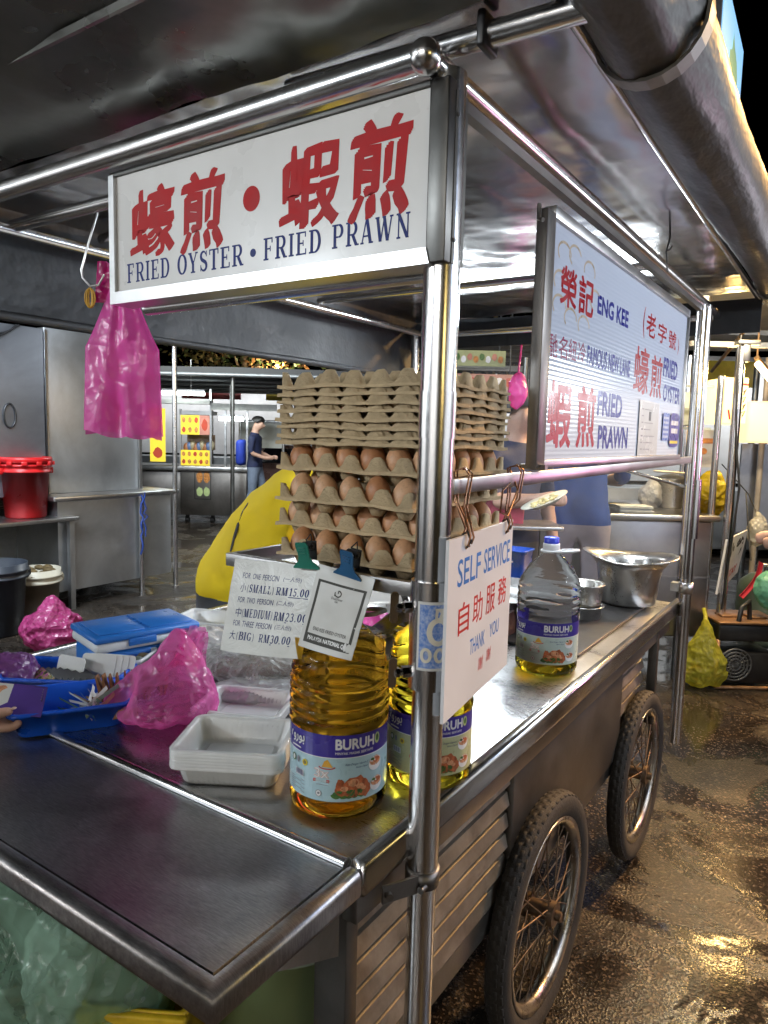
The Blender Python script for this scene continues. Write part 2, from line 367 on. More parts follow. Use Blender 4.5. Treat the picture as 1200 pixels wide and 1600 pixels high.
class Decal:
    """lettering and print: flat 2D shapes, each a hair above the last, mapped on a surface"""
    def __init__(s, fn, mod=100000): s.fn = fn; s.mb = MB(); s.k = 0; s.mod = mod
    def shape(s, vs, fs, m):
        s.k = s.k % s.mod + 1
        s.mb.add([s.fn(x, y, s.k) for x, y in vs], fs, m)
    def rect(s, x0, y0, x1, y1, m, n=1):
        n = max(1, n); vs = []; fs = []
        for i in range(n + 1): x = x0 + (x1 - x0) * i / n; vs += [(x, y0), (x, y1)]
        for i in range(n): fs.append([2 * i, 2 * i + 2, 2 * i + 3, 2 * i + 1])
        s.shape(vs, fs, m)
    def disc(s, x, y, rx, ry, m, n=24, wob=0, seed=0):
        vs = [(x, y)] + [(x + rx * (1 + wob * noise.noise(V((i * .9, seed, 3)))) * math.cos(2 * PI * i / n), y + ry * (1 + wob * noise.noise(V((i * .9, seed, 7)))) * math.sin(2 * PI * i / n)) for i in range(n)]
        s.shape(vs, [[0, 1 + i, 1 + (i + 1) % n] for i in range(n)], m)
    def line(s, pts, wd, m): s.shape(*strip(pts, wd), m)
    def frame(s, x0, y0, x1, y1, t, m):
        s.shape([(x0, y0), (x1, y0), (x1, y1), (x0, y1), (x0 + t, y0 + t), (x1 - t, y0 + t), (x1 - t, y1 - t), (x0 + t, y1 - t)], [[0, 1, 5, 4], [1, 2, 6, 5], [2, 3, 7, 6], [3, 0, 4, 7]], m)
    def text(s, body, x, y, wd, h, m, bold=0, shear=0, wob=0, nib=0):
        vs, fs = text2d(body, 0)
        if not vs: return
        x0 = min(v[0] for v in vs) - bold; x1 = max(v[0] for v in vs) + bold; y0 = min(v[1] for v in vs) - bold; y1 = max(v[1] for v in vs) + bold
        ring = [(0, 0)] if bold <= 0 else [(bold * math.cos(2 * PI * k / 8), bold * math.sin(2 * PI * k / 8)) for k in range(8)]
        if nib: ring = [(a_ * .77 - c_ * .64, a_ * .64 + c_ * .77) for a_, c_ in [(nib * math.cos(2 * PI * k / 10), bold * .45 * math.sin(2 * PI * k / 10)) for k in range(10)]]
        for ox, oy in ring:
            q = []
            for a, b in vs:
                u = (a + ox - x0) / (x1 - x0); t = (b + oy - y0) / (y1 - y0)
                if wob: u += wob * noise.noise(V((u * 7, t * 7, 1.3))); t += wob * noise.noise(V((u * 7, t * 7, 8.1)))
                q.append((x + wd * u + shear * h * t, y + h * t))
            s.shape(q, fs, m)
    def serif(s, body, x, y, wd, h, m, gap=.1):
        tot = sum(glyph(c)[1] + gap for c in body) - gap; sc = wd / tot; X = x
        for c in body:
            g, a = glyph(c)
            for vs, fs in g: s.shape([(X + p[0] * sc, y + p[1] * h) for p in vs], fs, m)
            X += (a + gap) * sc
    def build(s, name, parent): return s.mb.build(name, None, parent, fix=False)
EPS = 1.2e-5

# ================================================================== SETTING: ground
def ground_mat():
    m, n, b = _mat('wet asphalt')
    a = _noise(n, 1.9, 7, .62, None, .7); a2 = _noise(n, .7, 5, .6)
    tc = n.nodes.new('ShaderNodeTexCoord'); g = n.nodes.new('ShaderNodeTexVoronoi'); g.inputs['Scale'].default_value = 150; n.links.new(tc.outputs['Object'], g.inputs['Vector'])
    sp = n.nodes.new('ShaderNodeSeparateColor'); n.links.new(g.outputs['Color'], sp.inputs[0])
    r = _ramp(n, sp.outputs[0], [(.0, (.012, .0115, .011)), (.6, (.026, .025, .023)), (.86, (.06, .055, .049)), (.97, (.16, .145, .12))])
    r2 = _ramp(n, a2.outputs['Fac'], [(.36, (.32, .27, .25)), (.5, (.8, .67, .58)), (.64, (1.4, 1.12, .92))])
    mx = n.nodes.new('ShaderNodeMix'); mx.data_type = 'RGBA'; mx.blend_type = 'MULTIPLY'; mx.inputs[0].default_value = 1
    n.links.new(r.outputs[0], mx.inputs[6]); n.links.new(r2.outputs[0], mx.inputs[7]); n.links.new(mx.outputs[2], b.inputs['Base Color'])
    rr = _ramp(n, a.outputs['Fac'], [(.45, .09), (.52, .3), (.66, .55)]); n.links.new(rr.outputs[0], b.inputs['Roughness'])
    b.inputs['Specular IOR Level'].default_value = .5
    g2 = g
    st = _ramp(n, a.outputs['Fac'], [(.45, .03), (.53, .35), (.66, .75)])
    bp = _bump(n, b, g2.outputs['Distance'], .5, .0055); n.links.new(st.outputs[0], bp.inputs['Strength'])
    return m
gm = MB(); gm.grid(lambda u, v: (-60 + 120 * u, -40 + 120 * v, .012 * noise.noise(V((u * 60, v * 60, 0)))), 60, 60, None)
setting(gm.build('ground', ground_mat()))

# ================================================================== THE CART
cart = thing('food_cart', 'stainless steel hawker food cart with spoked wheels, louvred sides and a steel counter', 'food cart', (-.62, .9, 0))
def P(name, mb, m): 
    o = mb.build(name, m, cart); o.matrix_parent_inverse = Matrix.Translation((.62, -.9, 0)); return o
# counter
b = MB(); b.bx(-1.25, -.048, -.112, 1.9, .812, .85, None, .003)
b.tube([(-1.25, .58, .853), (-1.25, 1.9, .853)], .009); b.tube([(-1.25, -.112, .853), (-1.25, .58, .853)], .009)
P('counter', b, STEEL_C)
def rounded(w, h, r, n=5):
    pts = []
    for cx, cy, a in ((w - r, h - r, 0), (-w + r, h - r, 90), (-w + r, -h + r, 180), (w - r, -h + r, 270)):
        for i in range(n + 1): an = R(a + 90 * i / n); pts.append((cx + r * math.cos(an), cy + r * math.sin(an)))
    return pts
# rolled right lip of the counter and the seam bar in front
b = MB(); pr = rounded(.014, .028, .0125)
b.prism([(-.034 + x, .832 + z) for x, z in pr], 'y', -.118, 1.95, None, True)
P('counter_edge', b, STEEL_T)
b = MB(); b.tube([(-1.25, -.122, .8475), (-.052, -.122, .8475)], .0095, None, 16)
P('seam_bar', b, STEEL_T)
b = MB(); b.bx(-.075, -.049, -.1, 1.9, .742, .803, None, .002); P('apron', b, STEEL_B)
# flap shelf with a rolled rim
flap = MB(); flap.bx(-1.25, -.052, -.37, -.133, .825, .8465, None)
P('flap_shelf', flap, STEEL_F)
b = MB(); pr = rounded(.0145, .0225, .0135); np_ = len(pr)
stn = [((-1.25, -.384), (0, -1)), ((-.037, -.384), (1, -1)), ((-.037, -.128), (1, 0))]
b.add([(c[0] + d_[0] * q[0], c[1] + d_[1] * q[0], .8285 + q[1]) for c, d_ in stn for q in pr], [[i * np_ + j, i * np_ + (j + 1) % np_, (i + 1) * np_ + (j + 1) % np_, (i + 1) * np_ + j] for i in range(2) for j in range(np_)], None, True)
b.add([(-.037 + q[0], -.128, .8285 + q[1]) for q in pr], [list(range(np_))])
P('flap_rim', b, steel('worn flap rim', .5, .34, 10, .03, 30, .002, .25, (1, .98, 1), .35, fine=.3))
for xx in (-.075, -.2):
    b = MB(); b.prism([(-.33, .80), (-.12, .70), (-.12, .80)], 'x', xx, xx + .01); P('flap_bracket', b, STEEL_D)
# posts
def post(parts, x, y):
    b = MB()
    for z0, z1, r in parts: b.tube([(x, y, z0), (x, y, z1)], r, None, 24)
    return b
def post_fn(x, y, lo):
    parts = [(lo, 1.083, .0215), (.80, 1.082, .0233), (1.082, 1.242, .0300), (1.243, 1.93, .0252)]
    P('post', post(parts, x, y), STEEL_T)
b = post([(.02, .80, .0212), (.80, 1.083, .0236), (1.083, 1.2415, .0305), (1.2415, 1.445, .0255), (1.445, 1.51, .0268), (1.51, 1.93, .0255)], 0, 0); P('post', b, STEEL_T)
b = post([(.32, 1.10, .0215), (1.10, 1.315, .0285), (1.315, 1.93, .022)], 0, 1.89); P('post', b, STEEL_T)
b = post([(.02, 1.93, .0215)], -1.36, 0); P('post', b, STEEL_T)
b = post([(.3, 1.93, .019)], -1.3, 2.05); P('post', b, STEEL_T)
b = MB(); b.tube([(.0, 1.82, .96), (.0, 1.82, 1.93)], .016, None, 16); P('upright', b, STEEL_T)
# top rails
b = MB(); b.tube([(-1.7, -.052, 1.9315), (-.006, -.052, 1.9315)], .0185, None, 20); P('top_rail', b, STEEL_T)
b = MB(); b.tube([(-.004, -.052, 1.9315), (-.0, 2.2, 1.9315)], .0165, None, 20); P('top_rail', b, STEEL_T)
b = MB(); b.tube([(-1.24, -.05, 1.915), (-1.24, 2.1, 1.915)], .014, None, 14); P('top_rail', b, STEEL_T)
for p0, p1, rr in (((-1.24, .09, 1.925), (-.03, .115, 1.935), .015), ((-1.24, .33, 1.95), (-.2, .115, 1.955), .012), ((-1.24, 2.06, 1.915), (0, 2.06, 1.915), .014), ((-1.24, 1.25, 1.94), (0, 1.25, 1.94), .012)):
    b = MB(); b.tube([p0, p1], rr, None, 14); P('cross_rail', b, STEEL_T)
b = MB(); b.sphere((-.005, -.052, 1.9315), .0225); P('rail_corner', b, STEEL_T)
b = MB(); b.tube([(-.68, .04, 1.681), (-.02, .03, 1.681)], .013, None, 16); P('sign_rail', b, STEEL_T)
b = MB(); b.bx(-.012, .004, .02, 1.86, 1.9, 1.915); P('sign_header', b, STEEL_B)
# side bar the sign stands on, brace rod
b = MB(); b.box((-.001, .98, 1.381), (.012, 1.86, .0235), None, Matrix.Rotation(R(.45), 3, 'X'), .0015); P('side_bar', b, ALU)
b = MB(); b.tube([(-.35, 1.3, 1.42), (-.005, 1.85, 1.285)], .006, None, 10); P('brace_rod', b, STEEL_T)
# egg shelf
b = MB(); b.bx(-.412, -.028, -.009, .004, 1.2125, 1.2345, None, .001); b.bx(-.412, -.03, .005, .36, 1.2135, 1.2165); b.bx(-.412, -.402, .005, .36, 1.217, 1.234)
b.bx(-.40, -.39, .35, .36, .85, 1.213)
P('egg_shelf', b, ALU)
# clamps on the post
b = MB(); b.prism([(-.021, -.078), (-.018, -.080), (.010, -.0285), (.006, -.0255)], 'z', .776, .803); b.lathe([(.0225, .776), (.0262, .776), (.0262, .802), (.0225, .802)], None, 24); b.tube([(-.012, -.074, .79), (-.007, -.078, .79)], .006, None, 6)
b.tube([(.015, -.03, .783), (.015, -.016, .783)], .006, None, 6); P('post_clamp', b, STEEL_B)
b = MB(); b.bx(-.05, -.02, 1.87, 1.91, .90, .93); b.lathe([(.0225, .895), (.026, .895), (.026, .935), (.0225, .935)], None, 20, (0, 1.89, 0)); P('post_clamp', b, ALU)
def wing_bolt(z):
    b = MB(); d = V((-.62, -.78, 0)).normalized()
    p = V((0, 0, z)) + d * .03
    b.tube([p, p + d * .012], .0088, None, 6, True, False); b.tube([p + d * .012, p + d * .024], .0055, None, 10); b.tube([p + d * .016, p + d * .022], .0075, None, 6, True, False)
    q = p + d * .026
    rot = Matrix.Rotation(R(-50), 3, 'Z') @ Matrix.Rotation(R(14), 3, 'Y')
    b.add([rot @ V((tx, yy * .0062, zz)) + q for tx in (-.0012, .0012) for yy, zz in [(math.cos(a) , math.sin(a) * .006 + (.019 if math.sin(a) > 0 else -.019)) for a in [2 * PI * i / 16 for i in range(16)]]], [list(range(16)), list(range(16, 32))] + [[i, (i + 1) % 16, 16 + (i + 1) % 16, 16 + i] for i in range(16)]); return P('wing_bolt', b, CHROME)
wing_bolt(1.203); wing_bolt(1.107)
# body: louvred panels, plain panel, corner uprights, floor
def louver(y0, y1, z0, z1, x=-.088):
    b = MB(); n = 6; h = (z1 - z0) / n
    for i in range(n):
        z = z0 + i * h
        b.prism([(x, z + h * .02), (x + .003, z + h * .02), (x - .004, z + h * .62), (x - .022, z + h * .70), (x - .024, z + h * .66), (x - .008, z + h * .58)], 'y', y0, y1)
    o = P('louver_panel', b, steel('beige louvre steel', .42, .5, 12, .1, 60, .003, .2, (1, .9, .74), .5))
    b = MB(); b.bx(x - .045, x - .043, y0, y1, z0, z1); b.build('backing', mat('louvre gap shade', (.012, .011, .01), .7), o)  # near-black sheet, the shade of the louvre gaps put into its colour
louver(-.06, .53, .44, .735); louver(1.40, 1.70, .46, .735)
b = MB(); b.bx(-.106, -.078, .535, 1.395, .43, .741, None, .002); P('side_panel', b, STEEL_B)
for q in ((-.13, -.07, -.095, -.065, .30), (-.075, -.045, 1.70, 1.73, .44), (-1.2, -1.16, -.1, -.06, .3)):
    b = MB(); b.bx(*q, .80, None, .002); P('body_upright', b, steel('dark body upright', .12, .5, 8, .1, 30, .003, .1, (1, .95, .88), .4))
b = MB(); b.bx(-1.2, -.11, -.06, 1.72, .40, .43); b.bx(-.125, -.085, -.06, 1.72, .385, .44); b.bx(-1.2, -1.19, -.06, 1.72, .42, .81); b.bx(-1.2, -.11, 1.71, 1.72, .42, .81); b.bx(-1.2, -.14, .13, .14, .43, .81)
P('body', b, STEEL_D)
# wheels
def wheel(y):
    Wr = Matrix.Translation((-.058, y, .302))
    hub = MB(); hub.tube([(-.05, 0, 0), (.03, 0, 0)], .02, None, 16); hub.tube([(.018, 0, 0), (.034, 0, 0)], .03, None, 16); hub.tube([(-.045, 0, 0), (-.03, 0, 0)], .03, None, 16); hub.tube([(.03, 0, 0), (.048, 0, 0)], .012, None, 6); hub.tube([(-.3, 0, 0), (-.05, 0, 0)], .017, None, 12)
    for k in range(28):
        a = 2 * PI * k / 28; s = 1 if k % 2 else -1; a2 = a + (.55 if (k // 2) % 2 else -.55)
        hub.tube([(.024 * s - .004, .027 * math.cos(a2), .027 * math.sin(a2)), (0, .203 * math.cos(a), .203 * math.sin(a))], .0021, None, 5)
    wh = hub.build('wheel', RUST, cart); wh.matrix_parent_inverse = Matrix.Translation((.62, -.9, 0)); wh.location = Wr.to_translation()
    t = MB(); n = 72
    prof = [(.226, -.016), (.236, -.023), (.252, -.027), (.268, -.026), (.279, -.019), (.285, -.008), (.285, .008), (.279, .019), (.268, .026), (.252, .027), (.236, .023), (.226, .016)]
    t.add([((z), r * math.cos(2 * PI * j / n), r * math.sin(2 * PI * j / n)) for r, z in prof for j in range(n)], [[i * n + j, i * n + (j + 1) % n, (i + 1) * n + (j + 1) % n, (i + 1) * n + j] for i in range(len(prof) - 1) for j in range(n)], None, True)
    for j in range(60):
        for k, x in enumerate((-.0165, -.0055, .0055, .0165)):
            a = 2 * PI * (j + (k % 2) * .5) / 60; rr = .2822 - (.005 if abs(x) > .01 else 0)
            t.box((x, rr * math.cos(a), rr * math.sin(a)), (.0095, .021, .006), None, Matrix.Rotation(a, 3, 'X') @ Matrix.Rotation(PI / 2, 3, 'X'), .0012, 1)
    t.build('tyre', RUBBER, wh)
    rm = MB(); prof = [(.227, -.02), (.214, -.018), (.205, -.008), (.203, 0), (.205, .008), (.214, .018), (.227, .02), (.224, .0155), (.213, .006), (.213, -.006), (.224, -.0155), (.227, -.02)]
    rm.add([((z), r * math.cos(2 * PI * j / n), r * math.sin(2 * PI * j / n)) for r, z in prof for j in range(n)], [[i * n + j, i * n + (j + 1) % n, (i + 1) * n + (j + 1) % n, (i + 1) * n + j] for i in range(len(prof) - 1) for j in range(n)], None, True)
    rm.build('rim', steel('stained chrome rim', .45, .3, 12, .1, 50, .003, .2, (1, .93, .82), .6), wh)
    return wh
wheel(.70); wheel(1.583)
# the opposite wheels' twins are out of sight behind the body panels
# roof: ceiling sheet, front awning, left skirt, bars, rolled awning
def bumps(x, y):
    d = 0
    for cx, cy, s, a in ((.06, 1.0, .16, .012), (-.05, .55, .2, .016), (.05, 1.45, .22, .012), (-.4, .9, .4, .02), (.08, .4, .14, .01)):
        d += a * math.exp(-((x - cx) ** 2 + ((y - cy) * .7) ** 2) / s / s)
    return d + .006 * noise.noise(V((x * 5, y * 4, 2.2))) + .002 * noise.noise(V((x * 22, y * 16, 5)))
b = MB(); b.grid(lambda u, v: (-1.32 + 1.452 * u, -.02 + 2.12 * v, 1.985 + .02 * u - bumps(-1.32 + 1.452 * u, -.02 + 2.12 * v)), 70, 80)
P('ceiling_sheet', b, STEEL_R)
b = MB(); b.grid(lambda u, v: (-1.9 + 2.35 * u, -.03 - 1.05 * v, 1.985 + .24 * v + .014 * noise.noise(V((u * 9, v * 3, 9))) + .006 * noise.noise(V((u * 24, v * 9, 4)))), 90, 40)
b.bx(-1.9, .45, -.45, -.444, 2.07, 2.10)
for k in range(4): b.tube([(-1.6 + .5 * k, -.3, 2.035), (-1.6 + .5 * k, -.3, 2.06)], .006, None, 6)
for y_ in (-.22, -.62): b.bx(-1.9, .45, y_ - .003, y_ + .003, 1.985 + .24 * (-.03 - y_) / 1.05 - .008, 1.985 + .24 * (-.03 - y_) / 1.05 + .004)
P('front_awning', b, mat('dull galvanised awning', (.2, .2, .185), .3, .85, .35, 2.5, .35, 4, bdist=.02))
b = MB(); b.grid(lambda u, v: (-1.335 - .02 * math.sin(v * 3) + .012 * noise.noise(V((u * 6, v * 2, 4))), -.15 + 2.3 * u, 1.99 - .265 * v), 30, 8)
b.tube([(-1.345 + .006 * math.sin(i), -.15 + 2.3 * i / 12, 1.725) for i in range(13)], .013, None, 10)
b.bx(-1.345, .15, 2.12, 2.125, 1.86, 1.985)
P('side_skirt', b, TARP)
b = MB(); b.tube([(-.28, .0, 1.975), (.21, .022, 1.972)], .0165, None, 16); b.lathe([(.017, -.008), (.022, -.008), (.022, .008), (.017, .008)], None, 16, (0, 0, 0)) if 0 else None
b.box((.05, .013, 1.973), (.012, .046, .046), BLACK, None, .004); P('awning_arm', b, STEEL_T)
b = MB(); b.tube([(.139, .0, 2.0), (.139, 2.2, 1.98)], .009, None, 14); P('awning_bar', b, STEEL_T)
b = MB(); b.bx(.148, .20, .0, 2.2, 2.04, 2.05); P('awning_flap', b, TARP)
def rollp(u, v):
    a = 2 * PI * u; y = -.3 + 2.75 * v; r = .069 + .005 * noise.noise(V((math.cos(a) * 2, math.sin(a) * 2, y * 2.5))) + .003 * math.sin(3 * a + y * 4) + .0015 * noise.noise(V((math.cos(a) * 6, math.sin(a) * 6, y * 14)))
    return (.214 + r * math.cos(a), y, 2.02 - .008 * math.sin(v * PI) + r * math.sin(a))
b = MB(); b.grid(rollp, 32, 90, None, True, True); P('awning_roll', b, ROLL)
for y in (.17, 1.95):
    b = MB(); b.prism([(.214 + .074 * math.cos(R(a)), 2.018 + .074 * math.sin(R(a))) for a in range(150, 391, 15)] + [(.214 + .079 * math.cos(R(a)), 2.018 + .079 * math.sin(R(a))) for a in range(390, 149, -15)], 'y', y, y + .03)
    P('roll_strap', b, mat('galvanised strap', (.3, .29, .27), .55, .6, .2, 20))

def at0(mb, name, m, root, fix=True):
    """build in world coordinates, parent to root keeping place"""
    o = mb.build(name, m, root, fix=fix); o.matrix_parent_inverse = Matrix.LocRotScale(root.location, root.rotation_euler, None).inverted(); return o
def dec0(d, name, root): return at0(d.mb, name, None, root, False)

# ================================================================== SIGNS
# --- front sign board
sg = thing('sign_board', 'white framed sign board with red brush characters over blue serif words above the counter', 'sign', (-.34, -.02, 1.68))
b = MB(); b.bx(-.678, -.006, -.0285, .012, 1.694, 1.905, None); at0(b, 'sign_panel', WHITE_P, sg)
f = MB()
f.prism([(-.6915, 1.6775), (-.0, 1.6775), (-.006, 1.699), (-.677, 1.699)], 'y', -.036, .014)
f.prism([(-.6915, 1.6775), (-.677, 1.699), (-.677, 1.908), (-.6915, 1.908)], 'y', -.0355, .014)
at0(f, 'sign_frame', ALU, sg)
f = MB(); f.bx(-.0075, .022, -.034, .016, 1.6785, 1.912, None, .002); f.bx(-.0, .0235, -.016, .016, 1.679, 1.9, None); f.bx(-.69, -.0076, -.034, .014, 1.9055, 1.9125)
for z in (1.71, 1.87): f.tube([(.0232, -.012, z), (.0252, -.012, z)], .003, None, 8)
at0(f, 'end_plate', steel('dull end plate', .14, .38, 6, .03, 6, .004, .1, (1, .98, .93), .3), sg)
d = Decal(lambda x, y, k: (x, -.0286 - EPS * k, y), 24)
for ch, x0, z0, x1, z1 in (('蠔', -.638, 1.752, -.52, 1.874), ('煎', -.503, 1.747, -.399, 1.879), ('蝦', -.275, 1.753, -.16, 1.877), ('煎', -.143, 1.748, -.04, 1.886)):
    d.text(ch, x0, z0, x1 - x0, z1 - z0, RED_INK, .026, .05, .035, .04)
d.disc(-.3345, 1.8145, .0185, .0195, RED_INK)
for wd, x0, x1, z in (('FRIED', -.649, -.53, 1.7135), ('OYSTER', -.511, -.352, 1.714), ('FRIED', -.308, -.19, 1.716), ('PRAWN', -.171, -.035, 1.7175)):
    d.serif(wd, x0, z, x1 - x0, .034, BLUE_INK)
d.disc(-.3305, 1.731, .0065, .0065, BLUE_INK)
dec0(d, 'lettering', sg)

# --- side sign, ribbed plastic
sg = thing('sign_board', 'wide ribbed white sign board with many red characters and blue words along the cart side', 'sign', (0, 1.0, 1.39))
def ribbed():
    m, n, b = _mat('ribbed white plastic')
    b.inputs['Base Color'].default_value = (.74, .83, .97, 1); b.inputs['Roughness'].default_value = .16; b.inputs['Specular IOR Level'].default_value = .6
    tc = n.nodes.new('ShaderNodeTexCoord'); wv = n.nodes.new('ShaderNodeTexWave'); wv.bands_direction = 'Z'; wv.inputs['Scale'].default_value = 34
    n.links.new(tc.outputs['Object'], wv.inputs[0]); _bump(n, b, wv.outputs['Fac'], .12, .002); return m
RIB = ribbed()
b = MB(); b.bx(-.008, .0, .40, 1.595, 1.40, 1.85); at0(b, 'sign_panel', RIB, sg)
f = MB(); f.bx(-.012, .010, .352, .3945, 1.392, 1.853, None, .003); at0(f, 'sign_frame', STEEL_B, sg)
f = MB(); f.bx(-.014, .008, .3955, 1.60, 1.3935, 1.408, None, .001); f.bx(-.014, .008, .3955, 1.60, 1.846, 1.868, None, .001); f.bx(-.014, .008, 1.5955, 1.608, 1.408, 1.846, None, .001); f.bx(-.006, .004, .3955, .402, 1.409, 1.845, None, .001); at0(f, 'sign_frame', ALU, sg)
b = MB(); b.prism([(.37, 1.39), (.385, 1.39), (.384, 1.4), (.37, 1.4)], 'x', -.03, .02); b.tube([(0, .335, 1.855), (-.0, .335, 1.83), (.01, .33, 1.825)], .004, None, 6); at0(b, 'bracket', STEEL_B, sg)
d = Decal(lambda x, y, k: (.0001 + EPS * k, x, y), 24)
RS = mat('red print', (.45, .01, .02), .3, 0, .1, 20, spec=.25); BS = mat('blue print', (.03, .035, .3), .3, 0, .1, 20, spec=.25); GOLD = mat('faded gold print', (.6, .5, .36), .3, 0, .1, 20); MAU = mat('dark red print', (.32, .02, .1), .3, 0, .1, 20, spec=.25)
for cx, cz, a in ((.47, 1.80, 0), (.53, 1.807, 20), (.455, 1.745, 0), (.455, 1.70, 0), (.62, 1.795, -20), (.665, 1.745, 30), (.52, 1.685, 0), (.6, 1.682, 0)):
    d.line(arc(cx, cz, .035, .02, a, a + 220, 14), .005, GOLD)
def T(t, y0, y1, z0, z1, m, bold=.02, sh=0): d.text(t, y0, z0, y1 - y0, z1 - z0, m, bold, sh)
T('榮', .455, .548, 1.704, 1.78, RS, .022); T('記', .56, .655, 1.704, 1.781, RS, .022)
T('ENG KEE', .683, .928, 1.721, 1.762, BS, .035)
T('(', 1.065, 1.085, 1.718, 1.798, RS, 0); T('老', 1.10, 1.20, 1.728, 1.79, RS, .014); T('字', 1.23, 1.33, 1.727, 1.782, RS, .014); T('號', 1.36, 1.46, 1.726, 1.778, RS, .014); T(')', 1.485, 1.502, 1.718, 1.765, RS, 0)
for i, ch in enumerate('馳名紐冷'): T(ch, .408 + .055 * i, .456 + .055 * i, 1.602 + .002 * i, 1.646 + .001 * i, MAU, .006)
T('FAMOUS NEW LANE', .632, .968, 1.606, 1.648, BS, .03)
T('蠔', 1.005, 1.155, 1.572, 1.695, RS, .015); T('煎', 1.178, 1.31, 1.57, 1.688, RS, .015); T('FRIED', 1.318, 1.505, 1.638, 1.694, BS, .032); T('OYSTER', 1.335, 1.562, 1.567, 1.618, BS, .032)
T('蝦', .418, .555, 1.43, 1.56, RS, .024); T('煎', .588, .712, 1.43, 1.562, RS, .024); T('FRIED', .722, .918, 1.503, 1.558, BS, .034); T('PRAWN', .737, .983, 1.428, 1.482, BS, .034)
dec0(d, 'lettering', sg)
d = Decal(lambda x, y, k: (.0030 + EPS * k, x, y))
PAPER = mat('laminated paper', (.66, .68, .68), .25, 0, .05, 9); GREYP = mat('grey fine print', (.22, .22, .25), .5, 0, .1, 30); YEL = mat('yellow print', (.75, .6, .04), .45, 0, .15, 12); PUR = mat('purple print', (.06, .035, .3), .3, 0, .12, 30); STB = mat('sticker blue', (.16, .24, .62), .3, 0, .1, 12)
d.rect(1.075, 1.409, 1.29, 1.558, PAPER); d.frame(1.075, 1.409, 1.29, 1.558, .004, mat('film edge', (.8, .82, .84), .2))
d.rect(1.175, 1.505, 1.2, 1.53, BLACK)
for i in range(7):
    d.rect(1.10, 1.425 + .018 * i, 1.12, 1.4285 + .018 * i, GREYP)
    if i not in (5,): d.rect(1.13, 1.425 + .018 * i, 1.2 + .05 * ((i * 7) % 3) / 2, 1.4275 + .018 * i, GREYP)
d.rect(1.345, 1.452, 1.43, 1.534, STB)
for i in range(5): d.rect(1.352, 1.46 + .014 * i, 1.42, 1.467 + .014 * i, mat('pale sticker print', (.55, .6, .8), .3))
d.shape([(1.445 + .06 + .07 * math.copysign(abs(math.cos(a)) ** .5, math.cos(a)), 1.485 + .053 * math.copysign(abs(math.sin(a)) ** .5, math.sin(a))) for a in [2 * PI * i / 28 for i in range(28)]], [list(range(28))], PUR)
d.rect(1.455, 1.50, 1.555, 1.514, mat('white print', (.75, .75, .78), .3)); d.rect(1.46, 1.475, 1.55, 1.49, MATS['white print']); d.rect(1.45, 1.443, 1.56, 1.452, YEL)
dec0(d, 'stickers', sg)

# --- self service sign hung on wire
sg = thing('hanging_sign', 'white SELF SERVICE sign with red characters hung on copper wires from the cart side bar', 'sign', (.02, .13, 1.04))
A = V((.036, -.022, 1.0405)); Bq = V((-.004, .286, 1.0405)); ux = (Bq - A).normalized(); un = V((ux.y, -ux.x, 0))
def SSf(x, y, k): p = A + ux * x + V((0, 0, y)) + un * (.0026 + EPS * k); return tuple(p)
Wd = (Bq - A).length; H = .264
rot = Matrix((ux, un * -1, V((0, 0, 1)))).transposed()
b = MB(); b.box(A + ux * (Wd / 2) + V((0, 0, H / 2)), (Wd, .005, H), None, rot); at0(b, 'sign_panel', mat('white plastic board', (.74, .75, .78), .4, 0, .03, 8), sg)
d = Decal(SSf, 24)
SSB = mat('sky blue vinyl', (.04, .2, .62), .4, 0, .08, 20); SSR = mat('red paint print', (.58, .03, .025), .4, 0, .1, 20)
def S(t, u0, u1, v0, v1, m, bold=.012): d.text(t, u0 * Wd, v0 * H, (u1 - u0) * Wd, (v1 - v0) * H, m, bold)
S('SELF', .12, .45, .72, .875, SSB, .008); S('SERVICE', .50, .955, .725, .875, SSB, .008)
for i, ch in enumerate('自助服務'): S(ch, .15 + .205 * i, .30 + .205 * i, .44 + .008 * i, .62 + .008 * i, SSR, .006)
S('THANK', .33, .56, .275, .37, SSB, .002); S('YOU', .64, .80, .29, .38, SSB, .002)
S('謝', .47, .545, .135, .215, SSR, -.002); S('謝', .60, .675, .15, .23, SSR, -.002)
dec0(d, 'lettering', sg)
COPPER = mat('copper wire', (.32, .17, .1), .3, .9, .2, 40)
for u, yb in ((.22, 0.075), (.86, .272)):
    b = MB(); p = A + ux * (u * Wd) + V((0, 0, H - .012)); x0 = .0
    loop = [p + V((.006, 0, -.004)), p + V((.010, 0, .012)), p + V((.0, .006, .028)), V((.012, yb - .006, 1.345)), V((.016, yb, 1.39)), V((.006, yb + .004, 1.402)), V((-.012, yb + .004, 1.395)), V((-.012, yb + .01, 1.35)), p + V((-.004, .01, .02)), p + V((-.008, 0, .002)), p + V((.004, 0, -.008))]
    for k in range(2):
        b.tube([q + V((.002 * k, .006 * k, .003 * k * (-1) ** i)) for i, q in enumerate(loop)], .0016, None, 6)
    if u > .5: b.tube([V((-.006, .276, 1.39)), V((.012, .268, 1.36)), V((.008, .24, 1.315)), V((.012, .2, 1.325)), V((.008, .215, 1.36)), V((.012, .235, 1.372))], .0017, None, 6)
    at0(b, 'hanger_wire', COPPER, sg)
b = MB()
for u in (.22, .86):
    p = A + ux * (u * Wd) + V((0, 0, H - .014)) + un * .004
    b.tube([p + V((0, 0, -.004)), p + un * .006 + V((0, 0, .006)), p + V((0, 0, .02)), p - un * .008 + V((0, 0, .014))], .002, None, 6)
at0(b, 'hook', BLACK, sg)

